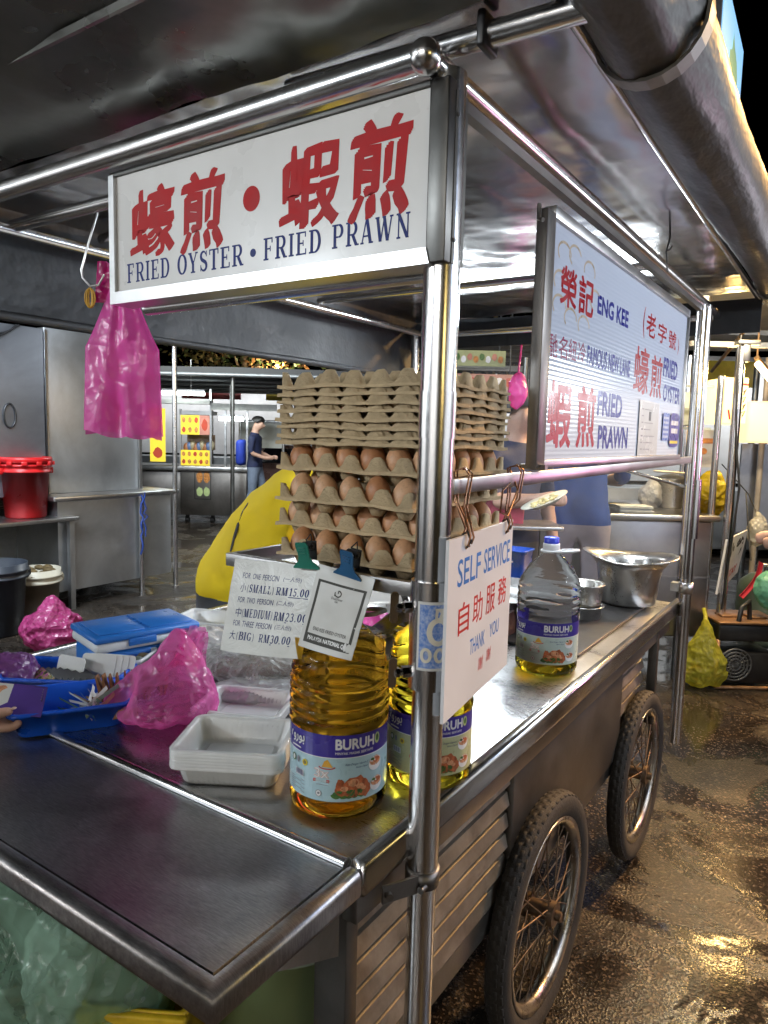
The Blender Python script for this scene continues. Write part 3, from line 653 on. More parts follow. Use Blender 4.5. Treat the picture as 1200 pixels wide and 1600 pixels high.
# --- round cornered sticker on the post sleeve
d = Decal(lambda x, y, k: (( .0308 + .0003 * k) * math.cos(R(-62) + x / .0305), (.0308 + .0003 * k) * math.sin(R(-62) + x / .0305), y))
st = thing('sticker', 'small blue and white sticker on the sleeve of the corner post', 'sticker', (.014, -.027, 1.1))
d.rect(-.018, 1.115, .03, 1.215, mat('sticker white', (.7, .7, .68), .4), 10)
def stb():
    m, n, b = _mat('worn blue print'); t = _noise(n, 160, 3, .7)
    r = _ramp(n, t.outputs['Fac'], [(.4, (.1, .22, .58)), (.65, (.4, .48, .68))]); n.links.new(r.outputs[0], b.inputs['Base Color']); return m
d.rect(-.0145, 1.119, .03, 1.211, stb(), 10)
CREAM = mat('cream print', (.7, .66, .55), .5, 0, .05, 20)
d.line(arc(.013, 1.172, .013, .017, 0, 360, 24), .0075, CREAM); d.line([(.013, 1.188), (.014, 1.206)], .012, CREAM)
d.line(arc(-.004, 1.138, .006, .009, 0, 360, 18), .0045, CREAM); d.line(arc(.015, 1.138, .006, .009, 0, 360, 18), .0045, CREAM)
dec0(d, 'print', st)

# ================================================================== EGGS
def tray_mesh(nx, ny, seed, amp=.02, px=.0475, shape=1.25, wav=.0015):
    mb = MB(); s = 8; mx = .006; W = nx * px; Dp = ny * px
    def h(x, y):
        u, v = x / px, y / px
        if x < -1e-6 or y < -1e-6 or x > W + 1e-6 or y > Dp + 1e-6: return -.001
        c = (math.cos(2 * PI * u) + math.cos(2 * PI * v)) / 2 * shape
        c = max(-1, min(.95, c)); return amp * c
    xs = [-mx, -.0008] + [W * i / (nx * s) for i in range(nx * s + 1)] + [W + .0008, W + mx]; ys = [-mx, -.0008] + [Dp * i / (ny * s) for i in range(ny * s + 1)] + [Dp + .0008, Dp + mx]
    idx = {}; vs = []
    for i, x in enumerate(xs):
        for j, y in enumerate(ys):
            wz = wav * noise.noise(V((x * 14, y * 14, seed))) * 2 + .0007 * noise.noise(V((x * 90, y * 90, seed)))
            wx = .0012 * noise.noise(V((x * 60, y * 60, seed + 5)))
            vs.append((x - W / 2 + wx, y - Dp / 2 + wx, h(x, y) + wz))
    ny1 = len(ys); fs = [[i * ny1 + j, (i + 1) * ny1 + j, (i + 1) * ny1 + j + 1, i * ny1 + j + 1] for i in range(len(xs) - 1) for j in range(ny1 - 1)]
    mb.add(vs, fs, None, True)
    # turned-down rim
    rim = [(i, 0) for i in range(len(xs))] + [(len(xs) - 1, j) for j in range(1, ny1)] + [(i, ny1 - 1) for i in range(len(xs) - 2, -1, -1)] + [(0, j) for j in range(ny1 - 2, 0, -1)]
    top = [vs[i * ny1 + j] for i, j in rim]; n = len(top)
    low = [(x * 1.004, y * 1.004, z - .005 - .002 * noise.noise(V((x * 25, y * 25, seed + 9)))) for x, y, z in top]
    mb.add(top + low, [[i, (i + 1) % n, n + (i + 1) % n, n + i] for i in range(n)], None, False)
    return mb
EX, EY = -.187, .180
egg_m = MB(); egg_m.lathe([(0.0001, -.0285)] + [(.0215 * math.sin(PI * t) * (1 - .1 * math.cos(PI * t) * -1), -.0285 * math.cos(PI * t)) for t in [i / 14 for i in range(1, 14)]] + [(.0001, .0285)], None, 20)
eggs_mesh = None
names_l = ['lowest', 'second lowest', 'second highest', 'highest']
tA = None
ords = ['first', 'second', 'third', 'fourth', 'fifth', 'sixth']
zs = [1.247, 1.292, 1.341, 1.391]
for L, z in enumerate(zs):
    nx, ny = (6, 5) if L % 2 else (5, 6)
    px = .0507 if L % 2 else .0517
    o = tray_mesh(nx, ny, L * 3.1, .0235, px, 1.55).build('egg_tray', PULP)
    o.location = (EX + (.004, -.006, .003, 0)[L] , EY + (0, .003, -.003, 0)[L], z); o.rotation_euler = (0, 0, R((.6, -.9, .8, -.3)[L]))
    tag(o, 'grey pulp egg tray holding brown eggs, %s of the four filled trays' % names_l[L], 'egg tray', 'filled egg trays')
    W, Dp = nx * px, ny * px
    cells = [(i, 0) for i in range(nx)] + [(nx - 1, j) for j in range(1, ny)] + [(0, j) for j in range(1, 3)]
    for (i, j) in cells:
        if eggs_mesh is None: e = egg_m.build('egg', EGG); eggs_mesh = e.data
        else: e = D.objects.new('egg', eggs_mesh); link(e)
        lx, ly = (i + .5) * px - W / 2, (j + .5) * px - Dp / 2
        e.location = o.matrix_basis @ V((lx, ly, .0135 + random.uniform(-.0015, .0015)))
        e.rotation_euler = (R(random.uniform(-9, 9)), R(random.uniform(-9, 9)), random.uniform(0, 6)); s = random.uniform(.95, 1.04); e.scale = (s, s, s)
        if j == 0: lab = 'brown egg, %s from left in front row of %s filled tray' % (ords[i], names_l[L])
        elif i == 0: lab = 'brown egg, %s behind the front left corner of %s filled tray' % (ords[j - 1], names_l[L])
        else: lab = 'brown egg, %s behind the post side corner of %s filled tray' % (ords[j - 1], names_l[L])
        tag(e, lab, 'egg', 'brown eggs in trays')
# stacked empty trays on top
n_e = 8; base = tray_mesh(6, 5, 40, .023, .0507, 1.5, .002)
emp = [base.build('egg_tray', PULP), tray_mesh(6, 5, 57, .023, .0507, 1.5, .002).build('egg_tray', PULP)]
el = ['bottom', 'second', 'third', 'fourth', 'fifth', 'sixth', 'seventh', 'topmost']
for k in range(n_e):
    o = emp[k] if k < 2 else link(emp[k % 2].copy())
    o.location = (EX + random.uniform(-.003, .003), EY + random.uniform(-.003, .003), 1.4335 + .0136 * k); o.rotation_euler = (R(random.uniform(-.4, .4)), R(random.uniform(-.3, .3)), R(random.uniform(-1, 1)) + (PI if k % 3 == 2 else 0))
    tag(o, ('empty grey pulp egg tray, %s of the empty stack' % el[k]) if k in (0, 7) else 'empty grey pulp egg tray, %s from the bottom of the empty stack' % el[k], 'egg tray', 'empty egg trays')

# ================================================================== OIL BOTTLES
OIL = glassy('amber cooking oil', (1.0, .54, .04), .04, 1.14); OIL2 = glassy('yellow cooking oil', (1.0, .8, .05), .04, 1.14)
PET = glassy('clear bottle plastic', (.97, .98, .98), .05, 1.07, .2)
CAPB = mat('blue bottle cap', (.03, .06, .62), .35, 0, .05, 20); MILK = mat('milky plastic', (.7, .72, .74), .4, 0, .05, 20)
LBL = mat('pale blue label', (.42, .6, .66), .3, 0, .06, 9); PURL = mat('deep purple label band', (.045, .03, .26), .3, 0, .08, 9); WPR = mat('white label print', (.8, .8, .8), .35)
YLB = mat('yellowed label', (.5, .52, .3), .3, 0, .06, 9)
FOOD = mat('roast food print', (.42, .11, .04), .4, 0, .6, 110); FOODL = mat('light food print', (.62, .3, .16), .4, 0, .4, 140); GRN = mat('leafy print', (.05, .14, .03), .4, 0, .6, 150); NAVY = MATS['navy print']; REDP = mat('red label print', (.5, .04, .03), .4)
def bottle(loc, face, fill, label, oil, lb=LBL):
    """5 kg oil bottle; face: direction (deg) the middle of the label looks to"""
    root = thing('oil_bottle', label, 'oil bottle', loc)
    r = .0745
    prof = [(.001, .006), (.05, .004), (.062, .0), (.071, .006), (r, .016), (r + .001, .026), (r - .001, .03), (r - .001, .132), (r + .0015, .136)]
    z = .138
    for k in range(5): prof += [(r + .0015, z + .002), (r + .0015, z + .009), (r - .0015, z + .0115), (r - .0015, z + .013)]; z += .0145
    prof += [(r, z + .006), (r - .004, z + .018), (.052, z + .052), (.03, z + .074), (.0225, z + .082), (.021, z + .088)]
    zt = z + .088
    b = MB(); fnr = lambda p, an: V((p.x * (1 + .006 * math.sin(an * 22) * (1 if .14 < p.z < .215 else 0) + (.03 * math.sin(an * 5) if p.z > .232 and p.z < .29 else 0)), p.y * (1 + .006 * math.sin(an * 22) * (1 if .14 < p.z < .215 else 0) + (.03 * math.sin(an * 5) if p.z > .232 and p.z < .29 else 0)), p.z))
    b.lathe(prof, None, 64, (0, 0, 0), True, fn=fnr)
    b.build('bottle_body', PET if fill < .9 else PET, root)
    op = [(max(.0005, q[0] - .0022), q[1] + (.002 if q[1] < .02 else 0)) for q in prof if q[1] <= fill]
    op = op + [(op[-1][0], fill), (.0005, fill)]
    b = MB(); b.lathe(op, None, 64, fn=fnr); b.build('oil', oil, root)
    c = MB(); c.lathe([(.0175, zt - .004), (.0195, zt - .004), (.0205, zt), (.0205, zt + .014), (.0195, zt + .018), (.0175, zt + .018)], None, 28); c.lathe([(.0001, zt + .0165), (.0165, zt + .0165)], None, 28); c.build('neck', MILK, root)
    c = MB(); c.lathe([(.0182, zt + .0185), (.0185, zt + .031), (.0165, zt + .033), (.0001, zt + .033)], None, 28); c.build('cap', CAPB, root)
    h = MB(); pts = [(-.022, 0, zt - .001), (.022, 0, zt - .001)]
    h.tube([(.0225 * math.cos(a), .0225 * math.sin(a), zt - .001) for a in [2 * PI * i / 24 for i in range(24)]], .0035, None, 8, closed=True)
    h.tube([(.02 + .052 * t, .021 * (1 - .35 * t), zt + .006 * t) for t in (0, .3, .7)] + [(.068, 0, zt + .007)] + [(.02 + .052 * t, -.021 * (1 - .35 * t), zt + .006 * t) for t in (.7, .3, 0)], .0037, None, 8)
    hd = h.build('carry_handle', MILK, root); hd.rotation_euler = (0, 0, R(face + 75))
    # label: u = arc length to the viewer's right
    rl = r + .0003; fa = R(face)
    d = Decal(lambda u, v, k: ((rl + EPS * k) * math.cos(fa + u / rl), (rl + EPS * k) * math.sin(fa + u / rl), v))
    z0, z1, zb = .034, .1345, .101
    d.rect(-.185, z0, .185, zb, lb, 60); d.rect(-.185, zb, .185, z1, PURL, 60); d.rect(-.185, zb - .0012, .185, zb, WPR, 60)
    for s in (-.115, .125): # picture, brand and print, twice round
        pass
    def side(o):
        d.text('BURUH', o - .002, .1125, .062, .0165, WPR, .035); d.text('MINYAK MASAK BERTAPIS', o - .002, .1055, .06, .0038, WPR, .01)
        d.disc(o + .0665, .1215, .0055, .0085, mat('pale green print', (.45, .55, .25), .4)); d.disc(o + .0665, .122, .003, .0055, GRN)
        d.line([(o - .0, .0975), (o + .062, .0975)], .0006, GREYP)
        d.text('3x', o - .034, .069, .024, .0155, WPR, .06); d.text('3x', o - .0335, .0693, .023, .0148, FOOD, .03); d.text('3x', o - .033, .0695, .022, .0145, WPR, .005)
        d.shape([(o - .022, .086), (o - .005, .086), (o - .013, .098), (o - .018, .095)], [[0, 1, 2, 3]], mat('orange print', (.75, .4, .05), .4))
        d.line(arc(o - .014, .087, .012, .0035, 180, 360, 10), .0016, REDP)
        d.rect(o - .035, .0625, o - .01, .0672, REDP); d.text('TAHAN 3X GORENG', o - .034, .0635, .023, .0028, WPR, .005)
        d.line([(o - .03, .059), (o - .012, .059)], .0008, GREYP)
        d.text('Kaya Dengan Vitamin E', o + .012, .088, .035, .0042, NAVY, .0, .5); d.text('Rakan Dapur', o + .028, .083, .02, .0035, NAVY, 0, .5)
        # roast chicken on leaves
        for k in range(9): d.disc(o + .0 + .0075 * k * .6 + (k % 3) * .001, .044 + .0025 * (k % 2), .007, .0055, GRN, 12, .4, k)
        for k, (x, y, a, c2) in enumerate(((.012, .053, .014, .0105), (.03, .056, .02, .0155), (.042, .05, .012, .011), (.006, .06, .006, .009))): d.disc(o + x, y, a, c2, FOOD, 20, .3, k + 3)
        for k, (x, y, a, c2) in enumerate(((.026, .062, .009, .006), (.036, .056, .006, .004), (.012, .054, .006, .004), (.042, .052, .004, .003))): d.disc(o + x, y, a, c2, FOODL, 14, .4, k + 13)
        # bowls of noodles further round
        for bx_, by in ((.063, .087), (.066, .055)):
            d.disc(o + bx_, by - .003, .013, .011, WPR); d.disc(o + bx_, by + .001, .0115, .0072, FOODL, 18, .2, 4); d.disc(o + bx_ + .002, by + .002, .007, .004, FOOD, 14, .5, 8); d.disc(o + bx_ - .006, by + .004, .004, .002, GRN, 10, .4, 2)
        d.disc(o - .026, .046, .0042, .0048, WPR); d.line(arc(o - .026, .046, .0042, .0048, 0, 360, 18), .0009, GREYP); d.disc(o - .026, .046, .002, .002, GREYP, 8)
        # back text column with barcode and Jawi word
        d.text('\uFEE9\uFEED\uFEAD\uFEEE\uFE91', o - .085, .112, .034, .016, WPR, .02)
        d.line([(o - .08, .1065), (o - .058, .1065)], .0022, WPR)
        d.disc(o - .075, .088, .005, .006, GRN, 14); d.disc(o - .075, .088, .003, .004, WPR, 12); d.disc(o - .064, .088, .003, .005, GREYP, 12); d.disc(o - .05, .087, .005, .005, YEL, 14, .1); d.disc(o - .05, .087, .003, .003, mat('brown print', (.2, .15, .05), .5), 12)
        d.rect(o - .07, .064, o - .052, .074, WPR)
        for k in range(9): d.rect(o - .0685 + .0018 * k, .0655, o - .0685 + .0018 * k + (.0006 if k % 3 else .0011), .0735, NAVY)
        for k in range(7): d.line([(o - .082, .058 - .003 * k), (o - .05 - .006 * (k % 2), .058 - .003 * k)], .0009, GREYP)
        d.rect(o - .0885, z0, o - .0878, zb, WPR)
    side(.0); side(.18) if False else None
    side(-.19 + .0) if False else None
    d.build('label', root)
    return root
FC = lambda x, y: math.degrees(math.atan2(-.88 - y, .50 - x))
b1 = bottle((-.17, .010, .8502), FC(-.17, .01) - 2, .262, 'full oil bottle with amber oil beside the stacked clear food boxes', OIL)
b2 = bottle((-.092, .17, .8502), FC(-.092, .17) + 2, .262, 'full oil bottle with yellow oil half hidden behind the corner post', OIL2, YLB)
b3 = bottle((-.141, .86, .8502), FC(-.141, .86) - 4, .033, 'nearly empty oil bottle with blue cap on the bare counter before the pots', OIL2, mat('faded label', (.5, .6, .56), .3, 0, .06, 9))

for q_, s_ in ((b1, 1.055), (b3, 1.05)): q_.scale = (s_, s_, s_)

# ================================================================== CARDS AND CLIPS ON THE SHELF RAIL
def card(root, TL, TR, BL, BR, y0, bulge, seed, lean=.004, waves=.002):
    TL, TR, BL, BR = [V(p) for p in (TL, TR, BL, BR)]
    def fn(u, v, k=0, side=1):
        x0 = BL.lerp(BR, u); x1 = TL.lerp(TR, u); p = x0.lerp(x1, v)
        yy = y0 - bulge * math.sin(PI * u) * (1 - v) - waves * noise.noise(V((u * 3, v * 4, seed))) - (1 - v) * lean
        return (p.x, yy - .0011 - 2 * EPS * k if side > 0 else yy, p.y)
    mb = MB(); mb.grid(lambda u, v: fn(u, v), 56, 56); mb.grid(lambda u, v: fn(1 - u, v, 0, -1), 56, 56)
    return fn, mb
def gloss_card():
    m, n, b = _mat('laminated card'); b.inputs['Base Color'].default_value = (.7, .71, .68, 1); b.inputs['Roughness'].default_value = .3; b.inputs['Specular IOR Level'].default_value = .3
    t = _noise(n, 26, 4, .6, None, 1.5); _bump(n, b, t.outputs['Fac'], .35, .006); return m
LAM = gloss_card()
pc = thing('price_card', 'laminated price card listing three portion sizes clipped under the egg shelf', 'price card', (-.31, -.02, 1.07))
fn, mb = card(pc, (-.381, 1.229), (-.190, 1.239), (-.380, 1.076), (-.198, 1.096), -.0155, .006, 3, .035)
at0(mb, 'card', LAM, pc, False)
d = Decal(lambda x, y, k: fn(x, y, k + 1), 24)
def sl(t, u0, u1, v, h, tilt=0):
    for i, wd in enumerate(t): d.serif(wd, u0 + i * 0, v, u1 - u0, h, CARD_BLUE)
def words(items, v, h):
    for t, u0, u1, kind in items:
        if kind == 's' and h > .07: d.serif(t, u0, v, u1 - u0, h, CARD_BLUE)
        else: d.text(t, u0, v - h * .05, u1 - u0, h * 1.1, CARD_BLUE, 0)
words([('FOR', .13, .225, 's'), ('ONE', .255, .35, 's'), ('PERSON', .38, .57, 's'), ('(一人份)', .62, .82, 't')], .80, .055)
words([('小', .13, .20, 't'), ('(SMALL)', .215, .545, 's'), ('RM', .57, .70, 's'), ('15.00', .71, .93, 's')], .655, .085)
words([('FOR', .13, .22, 's'), ('TWO', .245, .345, 's'), ('PERSON', .375, .56, 's'), ('(二人份)', .60, .79, 't')], .54, .055)
words([('中', .13, .20, 't'), ('(MEDIUM)', .21, .58, 's'), ('RM', .60, .72, 's'), ('23.00', .73, .96, 's')], .385, .09)
words([('FOR', .12, .21, 's'), ('THREE', .235, .385, 's'), ('PERSON', .415, .6, 's'), ('(三人份)', .635, .82, 't')], .285, .055)
words([('大', .10, .175, 't'), ('(BIG)', .19, .42, 's'), ('RM', .48, .61, 's'), ('30.00', .62, .84, 's')], .14, .085)
for u0, u1, v in ((.71, .93, .635), (.73, .96, .365), (.62, .84, .12)): d.rect(u0, v, u1, v + .009, CARD_BLUE)
dec0(d, 'lettering', pc)
qc = thing('payment_card', 'grey framed laminated payment card with blank middle overlapping the price card', 'payment card', (-.155, -.03, 1.11))
fn2, mb = card(qc, (-.189, 1.245), (-.082, 1.235), (-.194, 1.123), (-.092, 1.119), -.024, .003, 8, .042)
at0(mb, 'card', mat('grey white laminate', (.55, .55, .52), .35, 0, .03, 10, .1, 20, .3), qc, False)
d = Decal(lambda x, y, k: fn2(x, y, k + 1)); GF = mat('grey frame print', (.09, .09, .083), .7, 0, .1, 20, spec=.08)
for x0, y0, x1, y1, nn in ((.07, .07, .93, .185, 14), (.07, .80, .93, .83, 14)): d.rect(x0, y0, x1, y1, GF, nn)
for x0, x1 in ((.07, .115), (.885, .93)):
    for kk in range(8): d.rect(x0, .185 + .615 * kk / 8, x1, .185 + .615 * (kk + 1) / 8, GF, 2); d.k -= 1
d.text('MALAYSIA NATIONAL QR', .14, .1, .72, .06, mat('pale frame lettering', (.7, .7, .67), .3), .03)
d.text('ENG KEE FRIED OYSTER', .2, .23, .62, .042, GF, .003)
d.text('DuitNow', .38, .635, .2, .03, GF, 0); d.text('QR', .45, .6, .06, .024, GF, 0)
d.line(arc(.48, .715, .055, .038, -200, 90, 18) + [(.48, .715)], .016, GF); d.line([(.425, .72), (.425, .68)], .014, GF)
dec0(d, 'print', qc)
def clip(x, z, col, label, tilt):
    t = thing('bulldog_clip', label, 'clip', (x, -.026, z), 0)
    m = mat(label.split()[1] + ' clip enamel', col, .3, 0, .1, 20)
    rt = Matrix.Rotation(R(tilt), 4, 'Y')
    b = MB(); pts = [(-.026, -.021), (-.0265, -.024), (.0265, -.024), (.026, -.021), (.014, -.012), (.011, -.004), (.0125, .014), (.010, .019), (-.010, .019), (-.0125, .014), (-.011, -.004), (-.014, -.012)]
    vs = [rt @ V((px_, -.003 - .012 * max(0, (.02 + pz)) / .04, pz)) for px_, pz in pts] + [rt @ V((px_, -.0005 - .012 * max(0, (.02 + pz)) / .04, pz)) for px_, pz in pts]
    n = len(pts); b.add(vs, [list(range(n)), list(range(n, 2 * n))[::-1]] + [[i, (i + 1) % n, n + (i + 1) % n, n + i] for i in range(n)])
    for k in range(3): b.box(rt @ V((0, -.0105 - .0015 * k, .001 + .0045 * k)), (.014, .002, .0012), None, rt.to_3x3(), .0004)
    b.build('jaw', m, t)
    b = MB(); b.tube([rt @ V((-.009, .004, .012)), rt @ V((.009, .004, .012))], .0065, None, 12); b.tube([rt @ V((-.012, .004, .012)), rt @ V((.012, .004, .012))], .003, None, 8); b.box(rt @ V((0, .012, .004)), (.02, .0018, .03), None, rt.to_3x3()); b.tube([rt @ V((-.006, .006, .02)), rt @ V((.0, .012, .03)), rt @ V((.006, .006, .02))], .0012, None, 6)
    b.build('spring', BLACK, t)
clip(-.213, 1.2585, (.02, .17, .12), 'dark green bulldog clip holding the price card', -4)
clip(-.128, 1.2555, (.02, .09, .2), 'dark blue bulldog clip holding the grey framed payment card', 8)

# ================================================================== FOOD BOXES
def box_mesh(w, dp, h):
    mb = MB(); N = 26
    def ring(w_, d_, r, z, rib=0, k=0):
        pts = []
        per = [(w_ / 2 - r, d_ / 2 - r, 0), (-w_ / 2 + r, d_ / 2 - r, 90), (-w_ / 2 + r, -d_ / 2 + r, 180), (w_ / 2 - r, -d_ / 2 + r, 270)]
        out_ = []
        for q in range(4):
            cx, cy_, a = per[q]; nx_, ny_, na = per[(q + 1) % 4]
            for i in range(6): an = R(a + 90 * i / 5); out_.append((cx + r * math.cos(an), cy_ + r * math.sin(an), math.cos(an), math.sin(an), 0))
            p0 = out_[-1]; an = R(na); p1 = (nx_ + r * math.cos(an), ny_ + r * math.sin(an))
            for i in range(1, 30): t = i / 30; out_.append((p0[0] + (p1[0] - p0[0]) * t, p0[1] + (p1[1] - p0[1]) * t, math.cos(an), math.sin(an), 1 if i % 2 else -1))
        return [(x + nx * s * rib, y + ny * s * rib, z) for x, y, nx, ny, s in out_]
    rings = [ring(w + .002, dp + .002, .018, h - .007), ring(w + .003, dp + .003, .018, h - .001), ring(w - .004, dp - .004, .017, h), ring(w - .016, dp - .016, .014, h - .0005), ring(w - .02, dp - .02, .013, h - .006, .003), ring(w - .034, dp - .034, .012, .008, .003), ring(w - .042, dp - .042, .012, .001), ring(w - .07, dp - .07, .01, .0012), ring(w - .074, dp - .074, .01, .004)]
    n = len(rings[0]); vs = [p for r_ in rings for p in r_]
    mb.add(vs, [[i * n + j, i * n + (j + 1) % n, (i + 1) * n + (j + 1) % n, (i + 1) * n + j] for i in range(len(rings) - 1) for j in range(n)], None, True)
    mb.add(rings[-1], [list(range(n))], None)
    return mb
def boxmat():
    m, n, b = _mat('milky clear polypropylene'); b.inputs['Base Color'].default_value = (.95, .96, .95, 1); b.inputs['Roughness'].default_value = .22; b.inputs['Specular IOR Level'].default_value = .7
    tl = n.nodes.new('ShaderNodeBsdfTranslucent'); tl.inputs[0].default_value = (.8, .82, .8, 1)
    tr = n.nodes.new('ShaderNodeBsdfTransparent'); tr.inputs[0].default_value = (.95, .96, .96, 1)
    t = _noise(n, 20, 2); a = n.nodes.new('ShaderNodeMixShader'); a.inputs[0].default_value = .18; c = n.nodes.new('ShaderNodeMixShader')
    r = _ramp(n, t.outputs['Fac'], [(.3, .2), (.7, .3)]); n.links.new(r.outputs[0], c.inputs[0])
    n.links.new(b.outputs[0], a.inputs[1]); n.links.new(tl.outputs[0], a.inputs[2]); n.links.new(a.outputs[0], c.inputs[1]); n.links.new(tr.outputs[0], c.inputs[2]); n.links.new(c.outputs[0], n.nodes['Material Output'].inputs[0]); return m
PP = boxmat()
bxm = box_mesh(.192, .158, .042); first = None
for k in range(6):
    o = bxm.build('food_box', PP) if first is None else link(first.copy())
    first = first or o
    o.location = (-.372 + random.uniform(-.001, .001), -.02, .8505 + .0052 * k); o.rotation_euler = (0, 0, R(30 + random.uniform(-.6, .6)))
    tag(o, 'empty milky plastic food box, %s in the stack beside the amber oil bottle' % ('topmost' if k == 5 else 'lowest' if k == 0 else ords[k] + ' from bottom'), 'food box', 'stacked clear food boxes')
for k in range(3):
    o = link(first.copy()); o.location = (-.515, .148, .8505 + .0055 * k); o.rotation_euler = (0, 0, R(24)); o.scale = (.97, .97, .8)
    tag(o, 'empty clear food box, %s of the smaller stack beside the pink bag' % ('topmost', 'middle', 'lowest')[2 - k], 'food box', 'stacked clear food boxes')
o = link(first.copy()); o.location = (-1.09, .57, .8505); o.rotation_euler = (0, 0, R(20)); tag(o, 'lone clear food box on the far edge of the counter near the yellow shirt', 'food box', 'stacked clear food boxes')

# ================================================================== PLASTIC BAGS
PINK = film('pink bag film', (.85, .14, .52), .3, .26, .22, 12, (.95, .4, .7)); PINK2 = film('thin pink bag film', (.9, .24, .6), .58, .2, .35, 16, (.97, .5, .78)); MAGE = film('deep magenta bag film', (.52, .01, .17), .12, .25, .4, 14)
def turb(p, s, sd, oct=4):
    v = 0; a = 1
    for i in range(oct): v += a * (1 - 2 * abs(noise.noise(V((p[0] * s, p[1] * s, p[2] * s + sd))))); s *= 2.1; a *= .5; sd += 7
    return v
def crumple(radii, seed, amp, s=9, sub=5, shape=None):
    bm = bmesh.new(); bmesh.ops.create_icosphere(bm, subdivisions=sub, radius=1)
    for v in bm.verts:
        p = v.co.normalized(); q = V((p.x * radii[0], p.y * radii[1], p.z * radii[2]))
        if shape: q = shape(q, p)
        q += p * amp * turb(q, s, seed); v.co = q
    bm.verts.index_update()
    mb = MB(); mb.add([v.co.copy() for v in bm.verts], [[v.index for v in f.verts] for f in bm.faces], None, True); bm.free(); return mb
# hanging pink carrier bag
bag = thing('carrier_bag', 'pink plastic carrier bag hanging empty behind the white sign', 'plastic bag', (-.925, .16, 1.43))
def bagside(s):
    def fn(u, v):
        wd = .082 + .004 * (1 - v) if v < .6 else .0836 - .056 * ((v - .6) / .4) ** .9
        x = (u - .5) * 2 * wd * (1.06 - .1 * v); dpt = .020 * math.sin(PI * u) ** .7 * (1 - .5 * v) + .004
        gus = -.014 * math.exp(-((u - .47) / .09) ** 2) * (1 - v * .4)
        n_ = .0045 * turb((x, v * .2, s), 15, s * 3, 5) + .004 * math.sin(u * 11 + v * 4 + noise.noise(V((u * 3, v * 3, s))) * 4)
        return (x, -s * (dpt + gus + n_ * (math.sin(PI * u) ** .5)), .33 * v + (.006 * math.sin(u * 9 + s) - .012 * (u - .5)) * (1 - v))
    return fn
rzb = R(33)
b = MB(); b.grid(bagside(1), 40, 50); b.grid(bagside(-1), 40, 50); o = b.build('bag_body', PINK, bag); o.rotation_euler = (0, 0, rzb)
for s, xo in ((1, -.035), (-1, .03)):
    b = MB(); b.grid(lambda u, v: ((u - .5) * (.05 - .028 * v) + xo * (1 - v) - .045 * v, -.010 * s * (1 - v) + .004 * turb((u * .1, v * .2, s), 12, 2), .30 + .093 * v), 10, 16)
    o = b.build('bag_handle', MAGE if s > 0 else PINK, bag); o.rotation_euler = (0, 0, rzb)
hk = thing('wire_hook', 'bent steel wire hook hanging from the top rail beside the white sign', 'hook', (-.96, .12, 1.76))
b = MB(); b.tube([(-.955, .122, 1.935), (-.957, .123, 1.92), (-.975, .113, 1.86), (-.990, .103, 1.80), (-.987, .104, 1.782), (-.972, .112, 1.764), (-.955, .122, 1.766), (-.945, .13, 1.79)], .0024, None, 8); at0(b, 'hook', ALU, hk)
rb = thing('rubber_bands', 'bundle of yellow rubber bands looped on the wire hook', 'rubber bands', (-.972, .112, 1.742))
RUBB = mat('yellow rubber band', (.6, .33, .02), .5, 0, .15, 40)
b = MB()
for k in range(7): b.tube([((.0035 + .0014 * k) * math.cos(a) + .001 * math.sin(k * 2.1), .002 * math.sin(k * 1.7), (.021 + .001 * math.sin(k * 3)) * math.sin(a)) for a in [2 * PI * i / 18 for i in range(18)]], .0016, None, 5, closed=True)
o = b.build('bands', RUBB, rb); o.rotation_euler = (0, 0, R(34)); o.location = (0, 0, -.004)
# crumpled pink bag on the counter: open mouth to the left, tail up to the right
def pk(q, p):
    x, y, z = q
    k = max(0, (x - .02)) ; z += max(0, math.exp(-((x - .035) / .045) ** 2 - ((y - .03) / .05) ** 2)) * .10 * max(0, p.z)
    if p.z < 0: z *= .55
    d_ = math.exp(-((x + .075) / .045) ** 2 - ((z - .02) / .035) ** 2 - ((y + .03) / .05) ** 2)
    return V((x + .055 * d_, y + .05 * d_, z - .02 * d_))
bag = thing('carrier_bag', 'crumpled translucent pink plastic bag of wooden pegs lying on the counter', 'plastic bag', (-.655, .035, .895))
o = crumple((.118, .085, .058), 11, .0095, 13, 6, pk).build('bag_body', PINK2, bag); o.rotation_euler = (0, 0, R(28))
b = MB(); b.grid(lambda u, v: ((v - .5) * .02 + .045 + (u - .5) * (.075 - .03 * v) + .008 * noise.noise(V((u * 6, v * 6, 2))), .035 + .022 * math.sin(u * 5 + v * 3) + .012 * turb((u * .1, v * .1, 3), 14, 2), .055 + .095 * v - .02 * abs(u - .5)), 26, 26)
b.grid(lambda u, v: ((v - .5) * .03 + .05 + (u - .5) * (.085 - .05 * v), .058 + .012 * turb((u * .1, v * .1, 9), 12, 6), .05 + .08 * v), 26, 22)
o = b.build('bag_handle', PINK2, bag); o.rotation_euler = (0, 0, R(28))
# rubbish bag on the ground by the left stall
bag = crumple((.17, .15, .13), 31, .03, 6, 5, lambda q, p: V((q.x * (1 - .3 * max(0, p.z)), q.y, q.z + .06 * max(0, p.z) ** 4))).build('rubbish_bag', film('dull pink bag film', (.5, .06, .22), .15, .3, .9, 10), None, (-3.78, 1.68, .13)); tag(bag, 'dull pink rubbish bag slumped on the ground below the red bucket table', 'rubbish bag')
bag = crumple((.07, .05, .035), 37, .012, 14, 5).build('small_bag', film('violet bag film', (.28, .1, .32), .25, .25, .9, 20), None, (-1.085, -.045, .884)); tag(bag, 'small violet plastic bag at the far left of the counter beside the dark cards', 'plastic bag')
